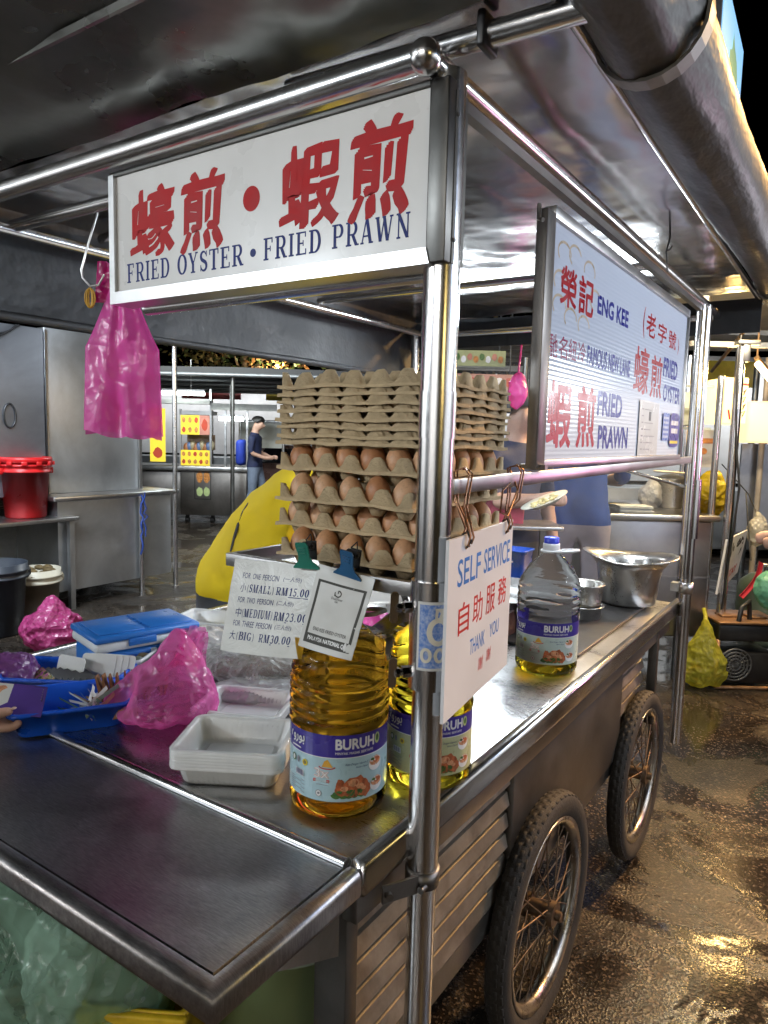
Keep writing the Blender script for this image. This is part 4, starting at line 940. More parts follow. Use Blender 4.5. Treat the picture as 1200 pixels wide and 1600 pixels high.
# clear wrapped packets
CLEAR = film('clear crinkled wrap', (.62, .62, .6), .55, .12, 1.0, 26, (.95, .95, .95))
pkr = thing('wrapped_packet', 'clear plastic bag with a flat brown packet below the price card', 'packet', (-.66, .36, .853))
o = crumple((.15, .11, .035), 51, .012, 10, 6).build('wrapper', CLEAR, pkr); o.location = (0, 0, .045); o.rotation_euler = (0, 0, R(36))
b = MB(); b.box((0, 0, .035), (.22, .13, .025), None, Matrix.Rotation(R(36), 3, 'Z'), .008); b.build('packet', mat('grey brown paper packet', (.2, .17, .14), .6, 0, .2, 12), pkr)
pkr = thing('wrapped_packet', 'white folded plastic sack lying flat behind the smaller food box stack', 'packet', (-.56, .26, .853))
o = crumple((.15, .06, .016), 53, .006, 12, 5).build('wrapper', film('white bag film', (.62, .62, .62), .15, .3, .7, 24), pkr); o.location = (0, 0, .018); o.rotation_euler = (0, 0, R(33))
b = MB(); b.box((-.06, -.055, .027), (.02, .0015, .012), None, Matrix.Rotation(R(33), 3, 'Z')); b.build('barcode_patch', GREYP, pkr)
wb = crumple((.12, .09, .04), 57, .016, 10, 5).build('white_bag', film('white bag film', (.62, .62, .62), .15, .3, .7, 24), None, (-.86, .33, .885)); tag(wb, 'crumpled white plastic bag between the pink bag and the brown packet', 'plastic bag')
tw = thing('twist_ties', 'tangle of thin red and blue ties on the white plastic bag', 'ties', (-.80, .26, .92))
b = MB()
for k in range(5): b.tube([(.05 * noise.noise(V((i * .5, k, 1))), .05 * noise.noise(V((i * .5, k, 4))), .012 + .03 * abs(noise.noise(V((i * .5, k, 7))))) for i in range(10)], .0012, mat('red tie', (.4, .02, .05), .4) if k % 2 else mat('navy tie', (.02, .02, .2), .4), 5)
b.build('ties', None, tw)
rp = crumple((.035, .022, .010), 61, .004, 20, 4).build('red_packet', mat('red glossy packet', (.5, .015, .03), .25), None, (-.93, .45, .872)); tag(rp, 'small red glossy packet on the counter by the far edge', 'packet')

# ================================================================== BLUE TRAYS, CARDS, PEGS, COOL BOX, TUB
BLUE = mat('bright blue plastic', (.012, .1, .62), .3, 0, .06, 10, .03, 60)
def open_tray(w, dp, h, r, taper):
    mb = MB()
    def ring(ww, dd, rr, z): return [(x, y, z) for x, y in rounded(ww / 2, dd / 2, rr, 6)]
    rings = [ring(w - taper - .012, dp - taper - .012, r, .004), ring(w - taper, dp - taper, r, 0), ring(w, dp, r, h), ring(w + .008, dp + .008, r, h), ring(w + .008, dp + .008, r, h - .006), ring(w + .001, dp + .001, r, h - .006)]
    rings = [ring(w - taper - .005, dp - taper - .005, r, .003), ring(w - .005, dp - .005, r, h), ring(w + .009, dp + .009, r, h + .001), ring(w + .009, dp + .009, r, h - .007), ring(w, dp, r, h - .006), ring(w - taper, dp - taper, r, 0)]
    n = len(rings[0]); mb.add([p for q in rings for p in q], [[i * n + j, i * n + (j + 1) % n, (i + 1) * n + (j + 1) % n, (i + 1) * n + j] for i in range(len(rings) - 1) for j in range(n)], None, True)
    mb.add(rings[0], [list(range(n))]); mb.add(rings[-1], [list(range(n))[::-1]]); return mb
t1 = thing('blue_tray', 'bright blue open plastic tray, the nearer one, with paper tags spilling in', 'tray', (-.80, -.065, .851), R(58))
open_tray(.22, .155, .052, .022, .03).build('tray_body', BLUE, t1)
t2 = thing('blue_tray', 'bright blue open plastic tray, the farther one, holding stacked cards', 'tray', (-.955, .03, .851), R(31))
open_tray(.26, .15, .05, .025, .03).build('tray_body', BLUE, t2)
def card_print(name, seed, dark):
    m, n, b = _mat(name); t = _noise(n, 70 + seed, 3, .6, None, .8)
    r = _ramp(n, t.outputs['Color'] if False else t.outputs['Fac'], [(.34, dark), (.44, (.09, .13, .02)), (.52, (.4, .32, .05)), (.58, (.5, .12, .3)), (.68, (.06, .03, .2))]); n.links.new(r.outputs[0], b.inputs['Base Color']); b.inputs['Roughness'].default_value = .2; return m
CP = card_print('printed menu card face', 0, (.03, .02, .04)); WC = mat('white card', (.62, .64, .62), .4, 0, .06, 8); DC = mat('dark card edge', (.02, .018, .025), .35, 0, .3, 30)
def pcard(loc, rot, label, w=.085, h=.085, face=None, back=None, grp='cards in the blue trays', t=.0025):
    r_ = thing('menu_card', label, 'card', loc, 0, grp); r_.rotation_euler = rot
    b = MB(); b.prism([(x, z + h / 2) for x, z in rounded(w / 2, h / 2, .008, 4)], 'y', 0, t, back or WC); b.build('card_body', None, r_)
    if face:
        b = MB(); b.add([(x, -.0006, z + h / 2) for x, z in rounded(w / 2 - .002, h / 2 - .002, .007, 4)], [list(range(20 + 4))[:len(rounded(1, 1, .1, 4))]], face); b.build('print', None, r_, None, False)
    return r_
for k in range(8): pcard((-.985 + .011 * k, -.055 + .0075 * k, .862), (R(-52), 0, R(-14)), 'dark printed card, number %s of the leaning row at the left of the farther tray' % ords[min(k, 5)] if k < 6 else 'dark printed card, %s of the leaning row in the farther tray' % ('last but one', 'last')[k - 6], .1, .062, CP if k == 0 else None, DC)
pcard((-.955, .02, .862), (R(-18), 0, R(10)), 'white blank card standing upright behind the dark card row', .08, .068)
for k in range(4): pcard((-.905 + .012 * k, .055 + .008 * k, .858), (R(-24), 0, R(24)), 'white blank card, %s of four leaning at the right of the farther tray' % ('front', 'second', 'third', 'last')[k], .085, .078)
WOOD = mat('worn wooden peg', (.24, .1, .035), .6, 0, .35, 30, .2, 80); 
peg_m = MB(); 
for s in (-1, 1): peg_m.prism([(-.0045 * s, 0), (-.0015 * s, 0), (-.001 * s, .03), (-.0045 * s, .062), (-.007 * s, .062), (-.0075 * s, .02)], 'y', -.005, .005, None)
peg_m.tube([(-.008, 0, .024), (.008, 0, .024)], .0028, ALU, 8)
pm = None
ppos = [(-.775, .0, 0), (-.765, .02, 8), (-.752, .04, -10), (-.738, .07, 14), (-.722, .098, -8), (-.76, -.015, 20), (-.715, -.03, 60)]
plab = ['leftmost of the row behind the pink bag', 'second of the row behind the pink bag', 'third of the row behind the pink bag', 'fourth of the row behind the pink bag', 'rightmost of the row behind the pink bag', 'leaning over the paper tags', 'lying under the mouth of the pink bag']
for k, (x, y, a) in enumerate(ppos):
    o = peg_m.build('clothes_peg', WOOD) if pm is None else link(pm.copy()); pm = pm or o
    o.location = (x, y, .873 + (.0 if k < 5 else -.005)); o.rotation_euler = (R(a if k < 5 else 70), R(-12 + 5 * k), R(35 + 10 * k)); o.scale = (1.25, 1.6, 1.0)
    tag(o, 'brown wooden clothes peg, ' + plab[k], 'clothes peg', 'wooden pegs by the pink bag')
tg = thing('paper_tags', 'fan of frayed white and green paper strips beside the pink bag', 'paper tags', (-.735, -.065, .885))
b = MB(); TAGW = mat('white paper strip', (.6, .63, .6), .6); TAGG = mat('green paper strip', (.15, .3, .2), .6); TAGB = mat('tan paper strip', (.42, .3, .18), .7)
for k in range(46):
    a = R(150 + random.uniform(-60, 70)); l = random.uniform(.03, .06); z = random.uniform(-.015, .025); c = V((random.uniform(-.012, .02), random.uniform(-.02, .02), z)); e = c + V((math.cos(a) * l, math.sin(a) * l, random.uniform(-.008, .02)))
    s_ = V((0, 0, .0035)) + V((-math.sin(a), math.cos(a), 0)) * .002
    b.add([c - s_, c + s_, e + s_, e - s_], [[0, 1, 2, 3]], (TAGW, TAGW, TAGG, TAGB)[k % 4])
b.build('strips', None, tg)
cb = thing('cool_box', 'blue and white cool box with a blue lid at the back of the counter', 'cool box', (-1.006, .247, .8505), R(75.5))
CW = mat('white cool box plastic', (.62, .66, .68), .4, 0, .05, 10); CBL = mat('blue cool box plastic', (.02, .15, .5), .35, 0, .08, 14, .05, 60)
b = MB(); b.box((0, 0, .032), (.25, .165, .064), None, None, .012); b.build('box_body', CBL, cb)
b = MB(); b.box((0, 0, .076), (.262, .176, .024), None, None, .008); b.build('box_collar', CW, cb)
b = MB(); b.box((0, 0, .0965), (.268, .181, .018), None, None, .007)
for sx in (-.062, .062): b.box((sx, 0, .1065), (.112, .15, .004), None, None, .002)
b.build('lid', CBL, cb)
b = MB(); b.box((-.02, -.091, .083), (.07, .006, .018), None, None, .002); lt = b.build('latch', CBL, cb); b = MB(); b.box((-.02, -.0945, .083), (.06, .002, .003)); b.build('latch_rib', CBL, lt)
b = MB(); b.bx(-.06, .06, -.0865, -.083, .02, .05); b.build('grip_recess', mat('recess shade blue', (.01, .07, .3), .4), cb)  # raised plate, the recess's shade is in its darker blue
tb = thing('food_tub', 'clear square tub of green and brown garnish beside the cool box', 'tub', (-.945, .165, .8505), R(-62 + 90))
open_tray(.125, .105, .056, .016, .018).build('tub_body', PP, tb)
b = MB()
for k in range(16): 
    b.sphere((random.uniform(-.04, .04), random.uniform(-.035, .035), .03 + random.uniform(0, .018)), (random.uniform(.012, .024), random.uniform(.006, .011), .006), (mat('green garnish', (.06, .17, .05), .4, 0, .4, 60), mat('brown garnish', (.2, .15, .08), .5, 0, .4, 60), mat('grey garnish', (.16, .17, .13), .5, 0, .4, 60))[k % 3], 12, 8)
b.build('garnish', None, tb)
def sheet_card_hand():
    r_ = thing('menu_card', 'purple edged picture menu card held in the bare hand', 'card', (-.80, -.165, .905), 0)
    q = [V(p) for p in ((-.835, -.215, .905), (-.752, -.158, .898), (-.79, -.12, .938), (-.872, -.172, .945))]
    nrm = (q[1] - q[0]).cross(q[3] - q[0]).normalized()
    b = MB(); b.add([p - nrm * .0015 for p in q] + [p for p in q], [[0, 1, 2, 3], [4, 5, 6, 7], [0, 1, 5, 4], [1, 2, 6, 5], [2, 3, 7, 6], [3, 0, 4, 7]], DC); at0(b, 'card_body', None, r_)
    d = Decal(lambda x, y, k: tuple(q[0].lerp(q[1], x).lerp(q[3].lerp(q[2], x), y) + nrm * (.0006 + EPS * k)))
    d.rect(.0, .0, 1, 1, mat('purple card print', (.09, .05, .25), .2)); d.rect(.0, .06, .9, .98, WC)
    d.disc(.3, .3, .3, .2, mat('green dish print', (.2, .25, .03), .25, 0, .7, 160), 20, .2, 3); d.disc(.7, .35, .22, .22, mat('yellow dish print', (.4, .33, .06), .25, 0, .7, 160), 20, .2, 5); d.disc(.5, .65, .35, .2, mat('pink dish print', (.45, .14, .2), .25, 0, .5, 160), 20, .2, 8); d.rect(.74, .5, .96, .98, mat('black card print', (.02, .03, .02), .2, 0, .3, 100)); d.disc(.12, .75, .12, .16, FOODL, 16, .2)
    for k in range(5): d.rect(.78, .56 + .08 * k, .93, .59 + .08 * k, mat('lime print', (.4, .5, .05), .3))
    dec0(d, 'print', r_)
sheet_card_hand()

# ================================================================== STOVE END OF THE COUNTER
stv = thing('gas_stove', 'black flat gas stove with a wok set in the counter behind the self service sign', 'stove', (-.42, 1.42, .85))
b = MB(); b.bx(-.62, -.10, 1.0, 1.86, .8515, .861, None, .003); at0(b, 'stove_plate', mat('sooty stove plate', (.03, .028, .027), .4, .3, .4, 10, .2, 40), stv)
b = MB(); b.lathe([(.0001, .02), (.08, .025), (.15, .055), (.2, .11), (.206, .112), (.2, .116), (.148, .062), (.08, .032), (.0001, .027)], None, 36, (-.45, 1.2, .85)); at0(b, 'wok', steel('dark wok steel', .2, .35, 8, .1, 30, .003, .2), stv)
b = MB(); b.tube([(-.60, 1.1, .945), (-.76, .97, 1.0)], .011, None, 10); b.tube([(-.76, .97, 1.0), (-.85, .9, 1.03)], .014, mat('wooden wok handle', (.25, .14, .07), .6), 10); at0(b, 'wok_handle', STEEL_T, stv)
wg = thing('wind_guard', 'dark brown square steel tin next to the wok', 'tin', (-.36, .98, .85))
b = MB(); b.bx(-.46, -.33, .95, 1.10, .8515, .93, None, .002); at0(b, 'tin_body', mat('dark brown tin', (.08, .03, .02), .4, .3, .3, 14), wg); b = MB(); b.bx(-.464, -.326, .946, 1.104, .931, .936, None, .002); at0(b, 'tin_rim', ALU, wg)
pt = thing('cooking_pot', 'large dented aluminium pot with a wide flared lip at the far end', 'pot', (-.168, 1.735, .862))
wv = lambda p, an: V((p.x * (1 + .0 * p.z) + (.018 * math.cos(2 * an + .6)) * (1 if p.z > .14 else 0) * math.cos(an), p.y, p.z + (.010 * math.cos(2 * an - .4) if p.z > .15 else 0)))
b = MB(); b.lathe([(.0001, 0), (.088, 0), (.097, .008), (.106, .08), (.112, .135), (.114, .147), (.128, .16), (.152, .172), (.156, .171), (.157, .175), (.152, .177), (.126, .166), (.109, .15), (.103, .08), (.093, .012), (.0001, .008)], None, 48, fn=wv); b.build('pot_body', STEEL_P, pt)
for k, (z, lab) in enumerate(((.8505, 'shallow aluminium pan, the lower one, behind the nearly empty bottle'), (.898, 'aluminium pan with a flat lip, stacked on the shallow pan'))):
    p_ = thing('small_pan', lab, 'pan', (-.235, 1.43, z), 0, 'stacked small pans')
    hh = .05 if k == 0 else .075; b = MB(); b.lathe([(.0001, 0), (.055, 0), (.06, .004), (.064, hh - .004), (.0725, hh), (.0725, hh + .003), (.062, hh + .001), (.058, .006), (.0001, .004)], None, 36); b.build('pan_body', STEEL_P, p_)
# steel box with pink cloth between the bottles, a basin, spatulas
sb_ = thing('utensil_box', 'open steel box with a slanted lid holding a pink bag between the oil bottles', 'steel box', (-.30, .34, .8505), R(34))
b = MB(); 
for (x0, x1, y0, y1) in ((-.07, .07, -.05, -.047), (-.07, .07, .047, .05), (-.07, -.067, -.047, .047), (.067, .07, -.047, .047)): b.bx(x0, x1, y0, y1, 0, .16)
b.bx(-.067, .067, -.047, .047, 0, .003)
b.build('box_body', STEEL_T, sb_); b = MB(); b.box((.02, -.055, .19), (.13, .003, .11), None, Matrix.Rotation(R(-40), 3, 'Y') @ Matrix.Rotation(R(20), 3, 'X'), .001); b.build('lid', STEEL_T, sb_)
o = crumple((.045, .035, .05), 71, .012, 16, 5).build('pink_bag', PINK, None, (-.325, .335, 1.02)); tag(o, 'scrunched pink plastic bag stuffed in the steel box', 'plastic bag')
bs = thing('steel_basin', 'round steel basin behind the steel box and the corner post', 'basin', (-.42, .55, .8505))
b = MB(); b.lathe([(.0001, 0), (.09, 0), (.13, .15), (.145, .156), (.145, .159), (.128, .156), (.088, .004), (.0001, .003)], None, 40); b.build('basin_body', STEEL_P, bs)
sp = thing('spatula', 'long steel spatula leaning in the steel box behind the corner post', 'spatula', (-.25, .36, .86))
b = MB(); b.box((-.235, .36, 1.03), (.016, .003, .34), None, Matrix.Rotation(R(-22), 3, 'Y')); b.box((-.178, .36, .9), (.05, .003, .07), None, Matrix.Rotation(R(-22), 3, 'Y'), .001); at0(b, 'blade', CHROME, sp)
bb = thing('blue_basket', 'blue plastic basket under the food plate at the back', 'basket', (-.76, 2.10, .801))
open_tray(.12, .12, .15, .02, .02).build('basket_body', BLUE, bb)

# ================================================================== UNDER THE FLAP
gb = crumple((.17, .14, .19), 81, .03, 6, 6, lambda q, p: V((q.x, q.y, q.z + .02 * max(0, p.z)))).build('rubbish_bag', film('pale green bag film', (.34, .54, .4), .5, .16, .5, 11, (.78, .95, .85)), None, (-.565, -.245, .53)); tag(gb, 'pale green translucent rubbish bag bulging under the flap shelf', 'rubbish bag')
iw = crumple((.1, .09, .1), 83, .02, 9, 4).build('white_bag', film('white bag film', (.62, .62, .62), .15, .3, .7, 24), None, (-.52, -.22, .545)); tag(iw, 'white plastic bag inside the pale green rubbish bag', 'plastic bag')
cr = thing('yellow_crate', 'scuffed yellow plastic crate under the flap shelf', 'crate', (-.385, -.2, .30), R(30))
YEL_P = mat('scuffed yellow plastic', (.55, .36, .01), .5, 0, .3, 25, .1, 60)
b = MB(); open_tray(.16, .12, .265, .012, .01); cm = open_tray(.16, .12, .265, .012, .01); cm.box((0, -.07, .24), (.17, .012, .05), None, None, .003); cm.build('crate_body', YEL_P, cr)
bk = thing('mesh_basket', 'black plastic mesh basket at the left under the flap shelf', 'basket', (-.75, -.21, .4))
b = MB()
for i in range(26):
    for j in range(7):
        a0 = 2 * PI * i / 26; a1 = 2 * PI * (i + .5) / 26; z0 = .05 + .034 * j; r0 = .085 + .06 * z0; r1 = .085 + .06 * (z0 + .034)
        for s in (0, 1): b.tube([(r0 * math.cos(a0 + s * (a1 - a0) * 2), r0 * math.sin(a0 + s * (a1 - a0) * 2), z0), (r1 * math.cos(a1), r1 * math.sin(a1), z0 + .034)], .0035, None, 5, False)
b.lathe([(.1, .285), (.11, .285), (.11, .298), (.1, .298), (.1, .285)], None, 32); b.lathe([(.0001, .0), (.085, 0), (.092, .05), (.086, .05), (.0001, .01)], None, 32)
b.build('basket_body', mat('grey mesh plastic', (.2, .2, .19), .4, 0, .2, 20), bk)
bn = thing('storage_bin', 'pale green plastic bin standing below the counter behind the flap', 'bin', (-.30, .03, .36))
b = MB(); b.lathe([(.0001, 0), (.13, 0), (.135, .01), (.15, .23), (.158, .235), (.158, .25), (.148, .25), (.13, .015), (.0001, .012)], None, 40); b.build('bin_body', mat('pale green bin plastic', (.2, .26, .12), .45, 0, .12, 6), bn)
b = MB(); b.lathe([(.0001, .262), (.1, .258), (.162, .25), (.163, .24)], None, 40); b.build('lid', mat('grey green lid', (.2, .24, .18), .4), bn)

# ================================================================== PEOPLE
def skin_mesh(joints, bones, sub=2):
    names = list(joints); me = D.meshes.new('t'); me.from_pydata([joints[k][0] for k in names], [[names.index(a), names.index(b)] for a, b in bones], [])
    o = D.objects.new('t', me); link(o); mo = o.modifiers.new('s', 'SKIN'); mo.use_smooth_shade = True
    for i, k in enumerate(names):
        sv = me.skin_vertices[0].data[i]; r = joints[k][1]; sv.radius = r if hasattr(r, '__len__') else (r, r); sv.use_root = (i == 0)
    ss = o.modifiers.new('u', 'SUBSURF'); ss.levels = sub; ss.render_levels = sub
    dg = bpy.context.evaluated_depsgraph_get(); dg.update(); m2 = D.meshes.new_from_object(o.evaluated_get(dg)); D.objects.remove(o)
    return m2
def person(label, loc, rz, J, cloth, sub=2, hem=.03, fold=.007):
    """J: joint -> ((x,y,z), radius); cloth: bone -> material; one continuous skinned body"""
    root = thing('person', label, 'person', loc, rz)
    bones = [b for b in cloth if b[0] in J and b[1] in J]
    me = skin_mesh(J, bones, sub); mats = []
    for m in cloth.values():
        if m not in mats: mats.append(m)
    me.materials.clear()
    for m in mats: me.materials.append(m)
    hn = (V(J['waist'][0]) - V(J['pelvis'][0])).normalized(); hc = V(J['pelvis'][0]) - hn * hem; sh_i = mats.index(cloth[('pelvis', 'waist')]); pa_i = mats.index(cloth[('pelvis', 'hipl')])
    bm = bmesh.new(); bm.from_mesh(me); bmesh.ops.bisect_plane(bm, geom=bm.verts[:] + bm.edges[:] + bm.faces[:], plane_co=hc, plane_no=hn, dist=1e-5); bm.to_mesh(me); bm.free()
    seg = [(V(J[a][0]), V(J[b][0]), mats.index(cloth[(a, b)]), (J[a][1] if not hasattr(J[a][1], '__len__') else max(J[a][1])), (J[b][1] if not hasattr(J[b][1], '__len__') else max(J[b][1]))) for a, b in bones]
    for p in me.polygons:
        c = p.center; best = 9; bi = 0
        for a, b, mi, ra, rb in seg:
            ab = b - a; t = max(0, min(1, (c - a).dot(ab) / ab.length_squared)); dd = (c - a - ab * t).length - (ra + (rb - ra) * t) * .8
            if dd < best: best = dd; bi = mi
        if bi in (sh_i, pa_i) and abs((c - hc).dot(hn)) < .3: bi = sh_i if (c - hc).dot(hn) > 0 else pa_i
        p.material_index = bi; p.use_smooth = True
    for v in me.vertices:
        q_ = v.co; v.co = q_ + v.normal * (.004 * noise.noise(q_ * 14) + .006 * noise.noise(q_ * 6) + (fold * (abs(noise.noise(V((q_.x * 5, q_.y * 9 + q_.z * 6, q_.z * 11)))) ** .6 - .4) if q_.z < 1.4 * 1.06 and q_.z > .3 else 0))
    o = D.objects.new('body', me); link(o); o.parent = root
    return root
def stand(h=1.7, w=1.0, **kw):
    """upright figure facing -Y"""
    k = h / 1.7
    J = {'pelvis': ((0, 0, .95 * k), (.15 * w, .115 * w)), 'waist': ((0, -.0, 1.08 * k), (.145 * w, .105 * w)), 'chest': ((0, .0, 1.28 * k), (.16 * w, .11 * w)), 'neckb': ((0, .015, 1.43 * k), (.075, .065)), 'neck': ((0, .0, 1.5 * k), .05), 'headl': ((0, -.02, 1.57 * k), (.065, .078)), 'headt': ((0, -.005, 1.66 * k), (.068, .082)),
         'nose': ((0, -.112, 1.585 * k), .013)}
    for s, n in ((1, 'l'), (-1, 'r')):
        J['sh' + n] = ((.18 * s * w, 0, 1.39 * k), .06 * w); J['el' + n] = ((.24 * s * w, .02, 1.12 * k), .045 * w); J['wr' + n] = ((.25 * s * w, -.05, .88 * k), .03); J['ha' + n] = ((.25 * s * w, -.07, .80 * k), (.018, .038)); J['fi' + n] = ((.25 * s * w, -.08, .73 * k), (.012, .03)); J['th' + n] = ((.23 * s * w, -.115, .79 * k), .011)
        J['hip' + n] = ((.095 * s * w, 0, .88 * k), .1 * w); J['kn' + n] = ((.1 * s * w, -.02, .49 * k), .065 * w); J['an' + n] = ((.105 * s * w, .02, .09 * k), .045); J['to' + n] = ((.11 * s * w, -.13, .045 * k), .04)
    return J
def clothes(shirt, pants, skin, shoe, sleeve=True):
    c = {('pelvis', 'waist'): shirt, ('waist', 'chest'): shirt, ('chest', 'neckb'): shirt, ('neckb', 'neck'): skin, ('neck', 'headl'): skin, ('headl', 'headt'): skin, ('headl', 'nose'): skin}
    for n in 'lr':
        c.update({('chest', 'sh' + n): shirt, ('sh' + n, 'el' + n): shirt, ('el' + n, 'wr' + n): skin, ('wr' + n, 'ha' + n): skin, ('ha' + n, 'fi' + n): skin, ('ha' + n, 'th' + n): skin, ('pelvis', 'hip' + n): pants, ('hip' + n, 'kn' + n): pants, ('kn' + n, 'an' + n): pants, ('an' + n, 'to' + n): shoe})
    return c
HAIR = mat('black hair', (.012, .01, .009), .45, 0, .3, 60, .3, 120)
def hair_cap(root, c, r, tilt=(0, 0, 0)):
    b = MB(); b.grid(lambda u, v: (r[0] * math.sin(PI * .56 * v) * math.cos(2 * PI * u), r[1] * math.sin(PI * .56 * v) * math.sin(2 * PI * u) + .012 * v, r[2] * math.cos(PI * .56 * v) + (.0 if math.sin(2 * PI * u) > -.3 else .035 * v)), 24, 12, None, True, True)
    o = b.build('hair', HAIR, root); o.location = c; o.rotation_euler = tilt; return o
SHOE = mat('dark shoe', (.03, .03, .03), .5, 0, .2, 20)
YSH = mat('yellow cotton shirt', (.78, .56, .008), .75, 0, .05, 8, .35, 12); YPA = mat('charcoal trousers', (.07, .072, .08), .8, 0, .15, 12, .3, 40)
BSH = mat('royal blue shirt', (.012, .045, .2), .75, 0, .15, 8, .4, 20); BPA = mat('mauve grey shorts', (.27, .24, .26), .8, 0, .1, 10, .4, 25); NSH = mat('navy shirt', (.012, .018, .06), .75, 0, .2, 8, .3, 25); JEAN = mat('pale denim', (.16, .2, .28), .8, 0, .15, 14, .3, 60)

# yellow shirt, bending over behind the egg trays (faces -Y in own frame; back towards us)
J = stand(1.66, 1.06)
def mv(k, p, r=None): J[k] = (p, r if r is not None else J[k][1])
# spine bends to the figure's front (-Y local)
mv('pelvis', (0, .05, .865), (.155, .135)); mv('waist', (0, .0, 1.03), (.175, .14)); mv('chest', (0, -.12, 1.235), (.195, .145)); mv('neckb', (0, -.29, 1.365), (.08, .075)); mv('neck', (0, -.37, 1.37), .05); mv('headl', (0, -.45, 1.38), (.065, .078)); mv('headt', (0, -.51, 1.44), (.068, .08)); mv('nose', (0, -.55, 1.36), .013)
for s, n in ((1, 'l'), (-1, 'r')):
    mv('sh' + n, (.15 * s, -.28, 1.27), .07); mv('el' + n, (.19 * s, -.45, 1.07), .05); mv('wr' + n, (.14 * s, -.64, .99)); mv('ha' + n, (.12 * s, -.70, .97)); mv('fi' + n, (.1 * s, -.76, .95)); mv('th' + n, (.09 * s, -.70, 1.0)); mv('hip' + n, (.095 * s, .06, .81), .112)
yl = person('person in a yellow shirt with black side stripes bending behind the egg trays', (-1.405, 1.02, 0), R(128), J, clothes(YSH, YPA, SKIN, SHOE), 3, .015, .03)
hair_cap(yl, (0, -.5, 1.41), (.083, .095, .085), (R(45), 0, 0))
b = MB()
b.tube([(-.1151, -.0364, 1.1932), (-.1388, -.0213, 1.1633), (-.1508, -.0051, 1.1189), (-.1588, .0071, 1.0742), (-.1692, .019, 1.0255)], [.003, .005, .0055, .0055, .003], BLACK, 6)
b.build('stripe', None, yl)

JB = stand(1.80, 1.1)
for s_, n_ in ((1, 'l'), (-1, 'r')):
    JB['el' + n_] = ((.25 * s_, -.12, 1.22), .05); JB['wr' + n_] = ((.16 * s_, -.36, 1.2), .03); JB['ha' + n_] = ((.14 * s_, -.43, 1.2), (.018, .038)); JB['fi' + n_] = ((.12 * s_, -.5, 1.19), (.012, .03)); JB['th' + n_] = ((.09 * s_, -.42, 1.23), .011)
JB['pelvis'] = ((0, 0, .98), (.165, .13)); JB['waist'] = ((0, 0, 1.13), (.17, .125))
# blue shirt cook at the back, head hidden by the side sign
bl = person('person in a royal blue shirt and mauve grey shorts, back turned, beyond the pots', (-.86, 3.22, 0), R(200), JB, clothes(BSH, BPA, SKIN, SHOE), 2, .02)
hair_cap(bl, (0, .0, 1.72), (.085, .1, .1))
J = stand(1.66, 1.1); mv('elr', (-.27, -.13, 1.12), .05); mv('wrr', (-.2, -.36, 1.16)); mv('har', (-.17, -.43, 1.165)); mv('fir', (-.15, -.5, 1.165)); mv('thr', (-.14, -.43, 1.19))
sm = person('person in a navy shirt in the smoke holding out a plate of food', (-1.04, 2.70, 0), R(68), J, clothes(NSH, YPA, SKIN, SHOE))
hair_cap(sm, (0, .0, 1.6), (.085, .1, .1))
pl = thing('food_plate', 'cream oval plate of pale noodles held out in the smoke', 'plate', (-.62, 2.06, 1.165)); pl.rotation_euler = (R(14), R(-20), 0)
b = MB(); b.lathe([(.0001, 0), (.06, .0), (.105, .02), (.106, .023), (.06, .005), (.0001, .004)], None, 36); b.build('plate_body', mat('cream plate', (.6, .58, .48), .35), pl)
b = MB()
for k in range(30): b.sphere((random.uniform(-.05, .05), random.uniform(-.045, .045), .012 + random.uniform(0, .012)), (random.uniform(.008, .02), .006, .005), mat('pale noodles', (.5, .42, .2), .5, 0, .3, 60), 8, 6)
b.build('noodles', None, pl)
# man walking far off with a blue sling bag
J = stand(1.66, 1.0); mv('headl', (0, -.06, 1.54)); mv('headt', (0, -.06, 1.62)); mv('nose', (0, -.16, 1.535)); mv('ell', (.24, .0, 1.12)); mv('wrl', (.17, -.2, 1.05)); mv('hal', (.14, -.27, 1.05)); mv('fil', (.12, -.33, 1.05)); mv('thl', (.1, -.27, 1.08)); mv('elr', (-.24, .0, 1.12)); mv('wrr', (-.17, -.2, 1.05)); mv('har', (-.14, -.27, 1.05)); mv('fir', (-.12, -.33, 1.05)); mv('thr', (-.1, -.27, 1.08))
mv('knl', (.1, -.12, .5)); mv('anl', (.1, -.12, .1)); mv('tol', (.1, -.27, .05)); mv('knr', (-.1, .02, .48)); mv('anr', (-.1, .2, .12)); mv('tor', (-.1, .08, .045))
wm = person('person in dark shirt and pale jeans with a blue bag walking far behind', (-7.35, 7.22, 0), R(118), J, clothes(NSH, JEAN, SKIN, SHOE))
hair_cap(wm, (0, -.05, 1.6), (.085, .1, .09), (R(20), 0, 0))
b = MB(); b.box((-.03, .2, 1.12), (.3, .14, .4), None, None, .06); b.build('blue_bag', mat('bright blue bag cloth', (.02, .05, .4), .7), wm)

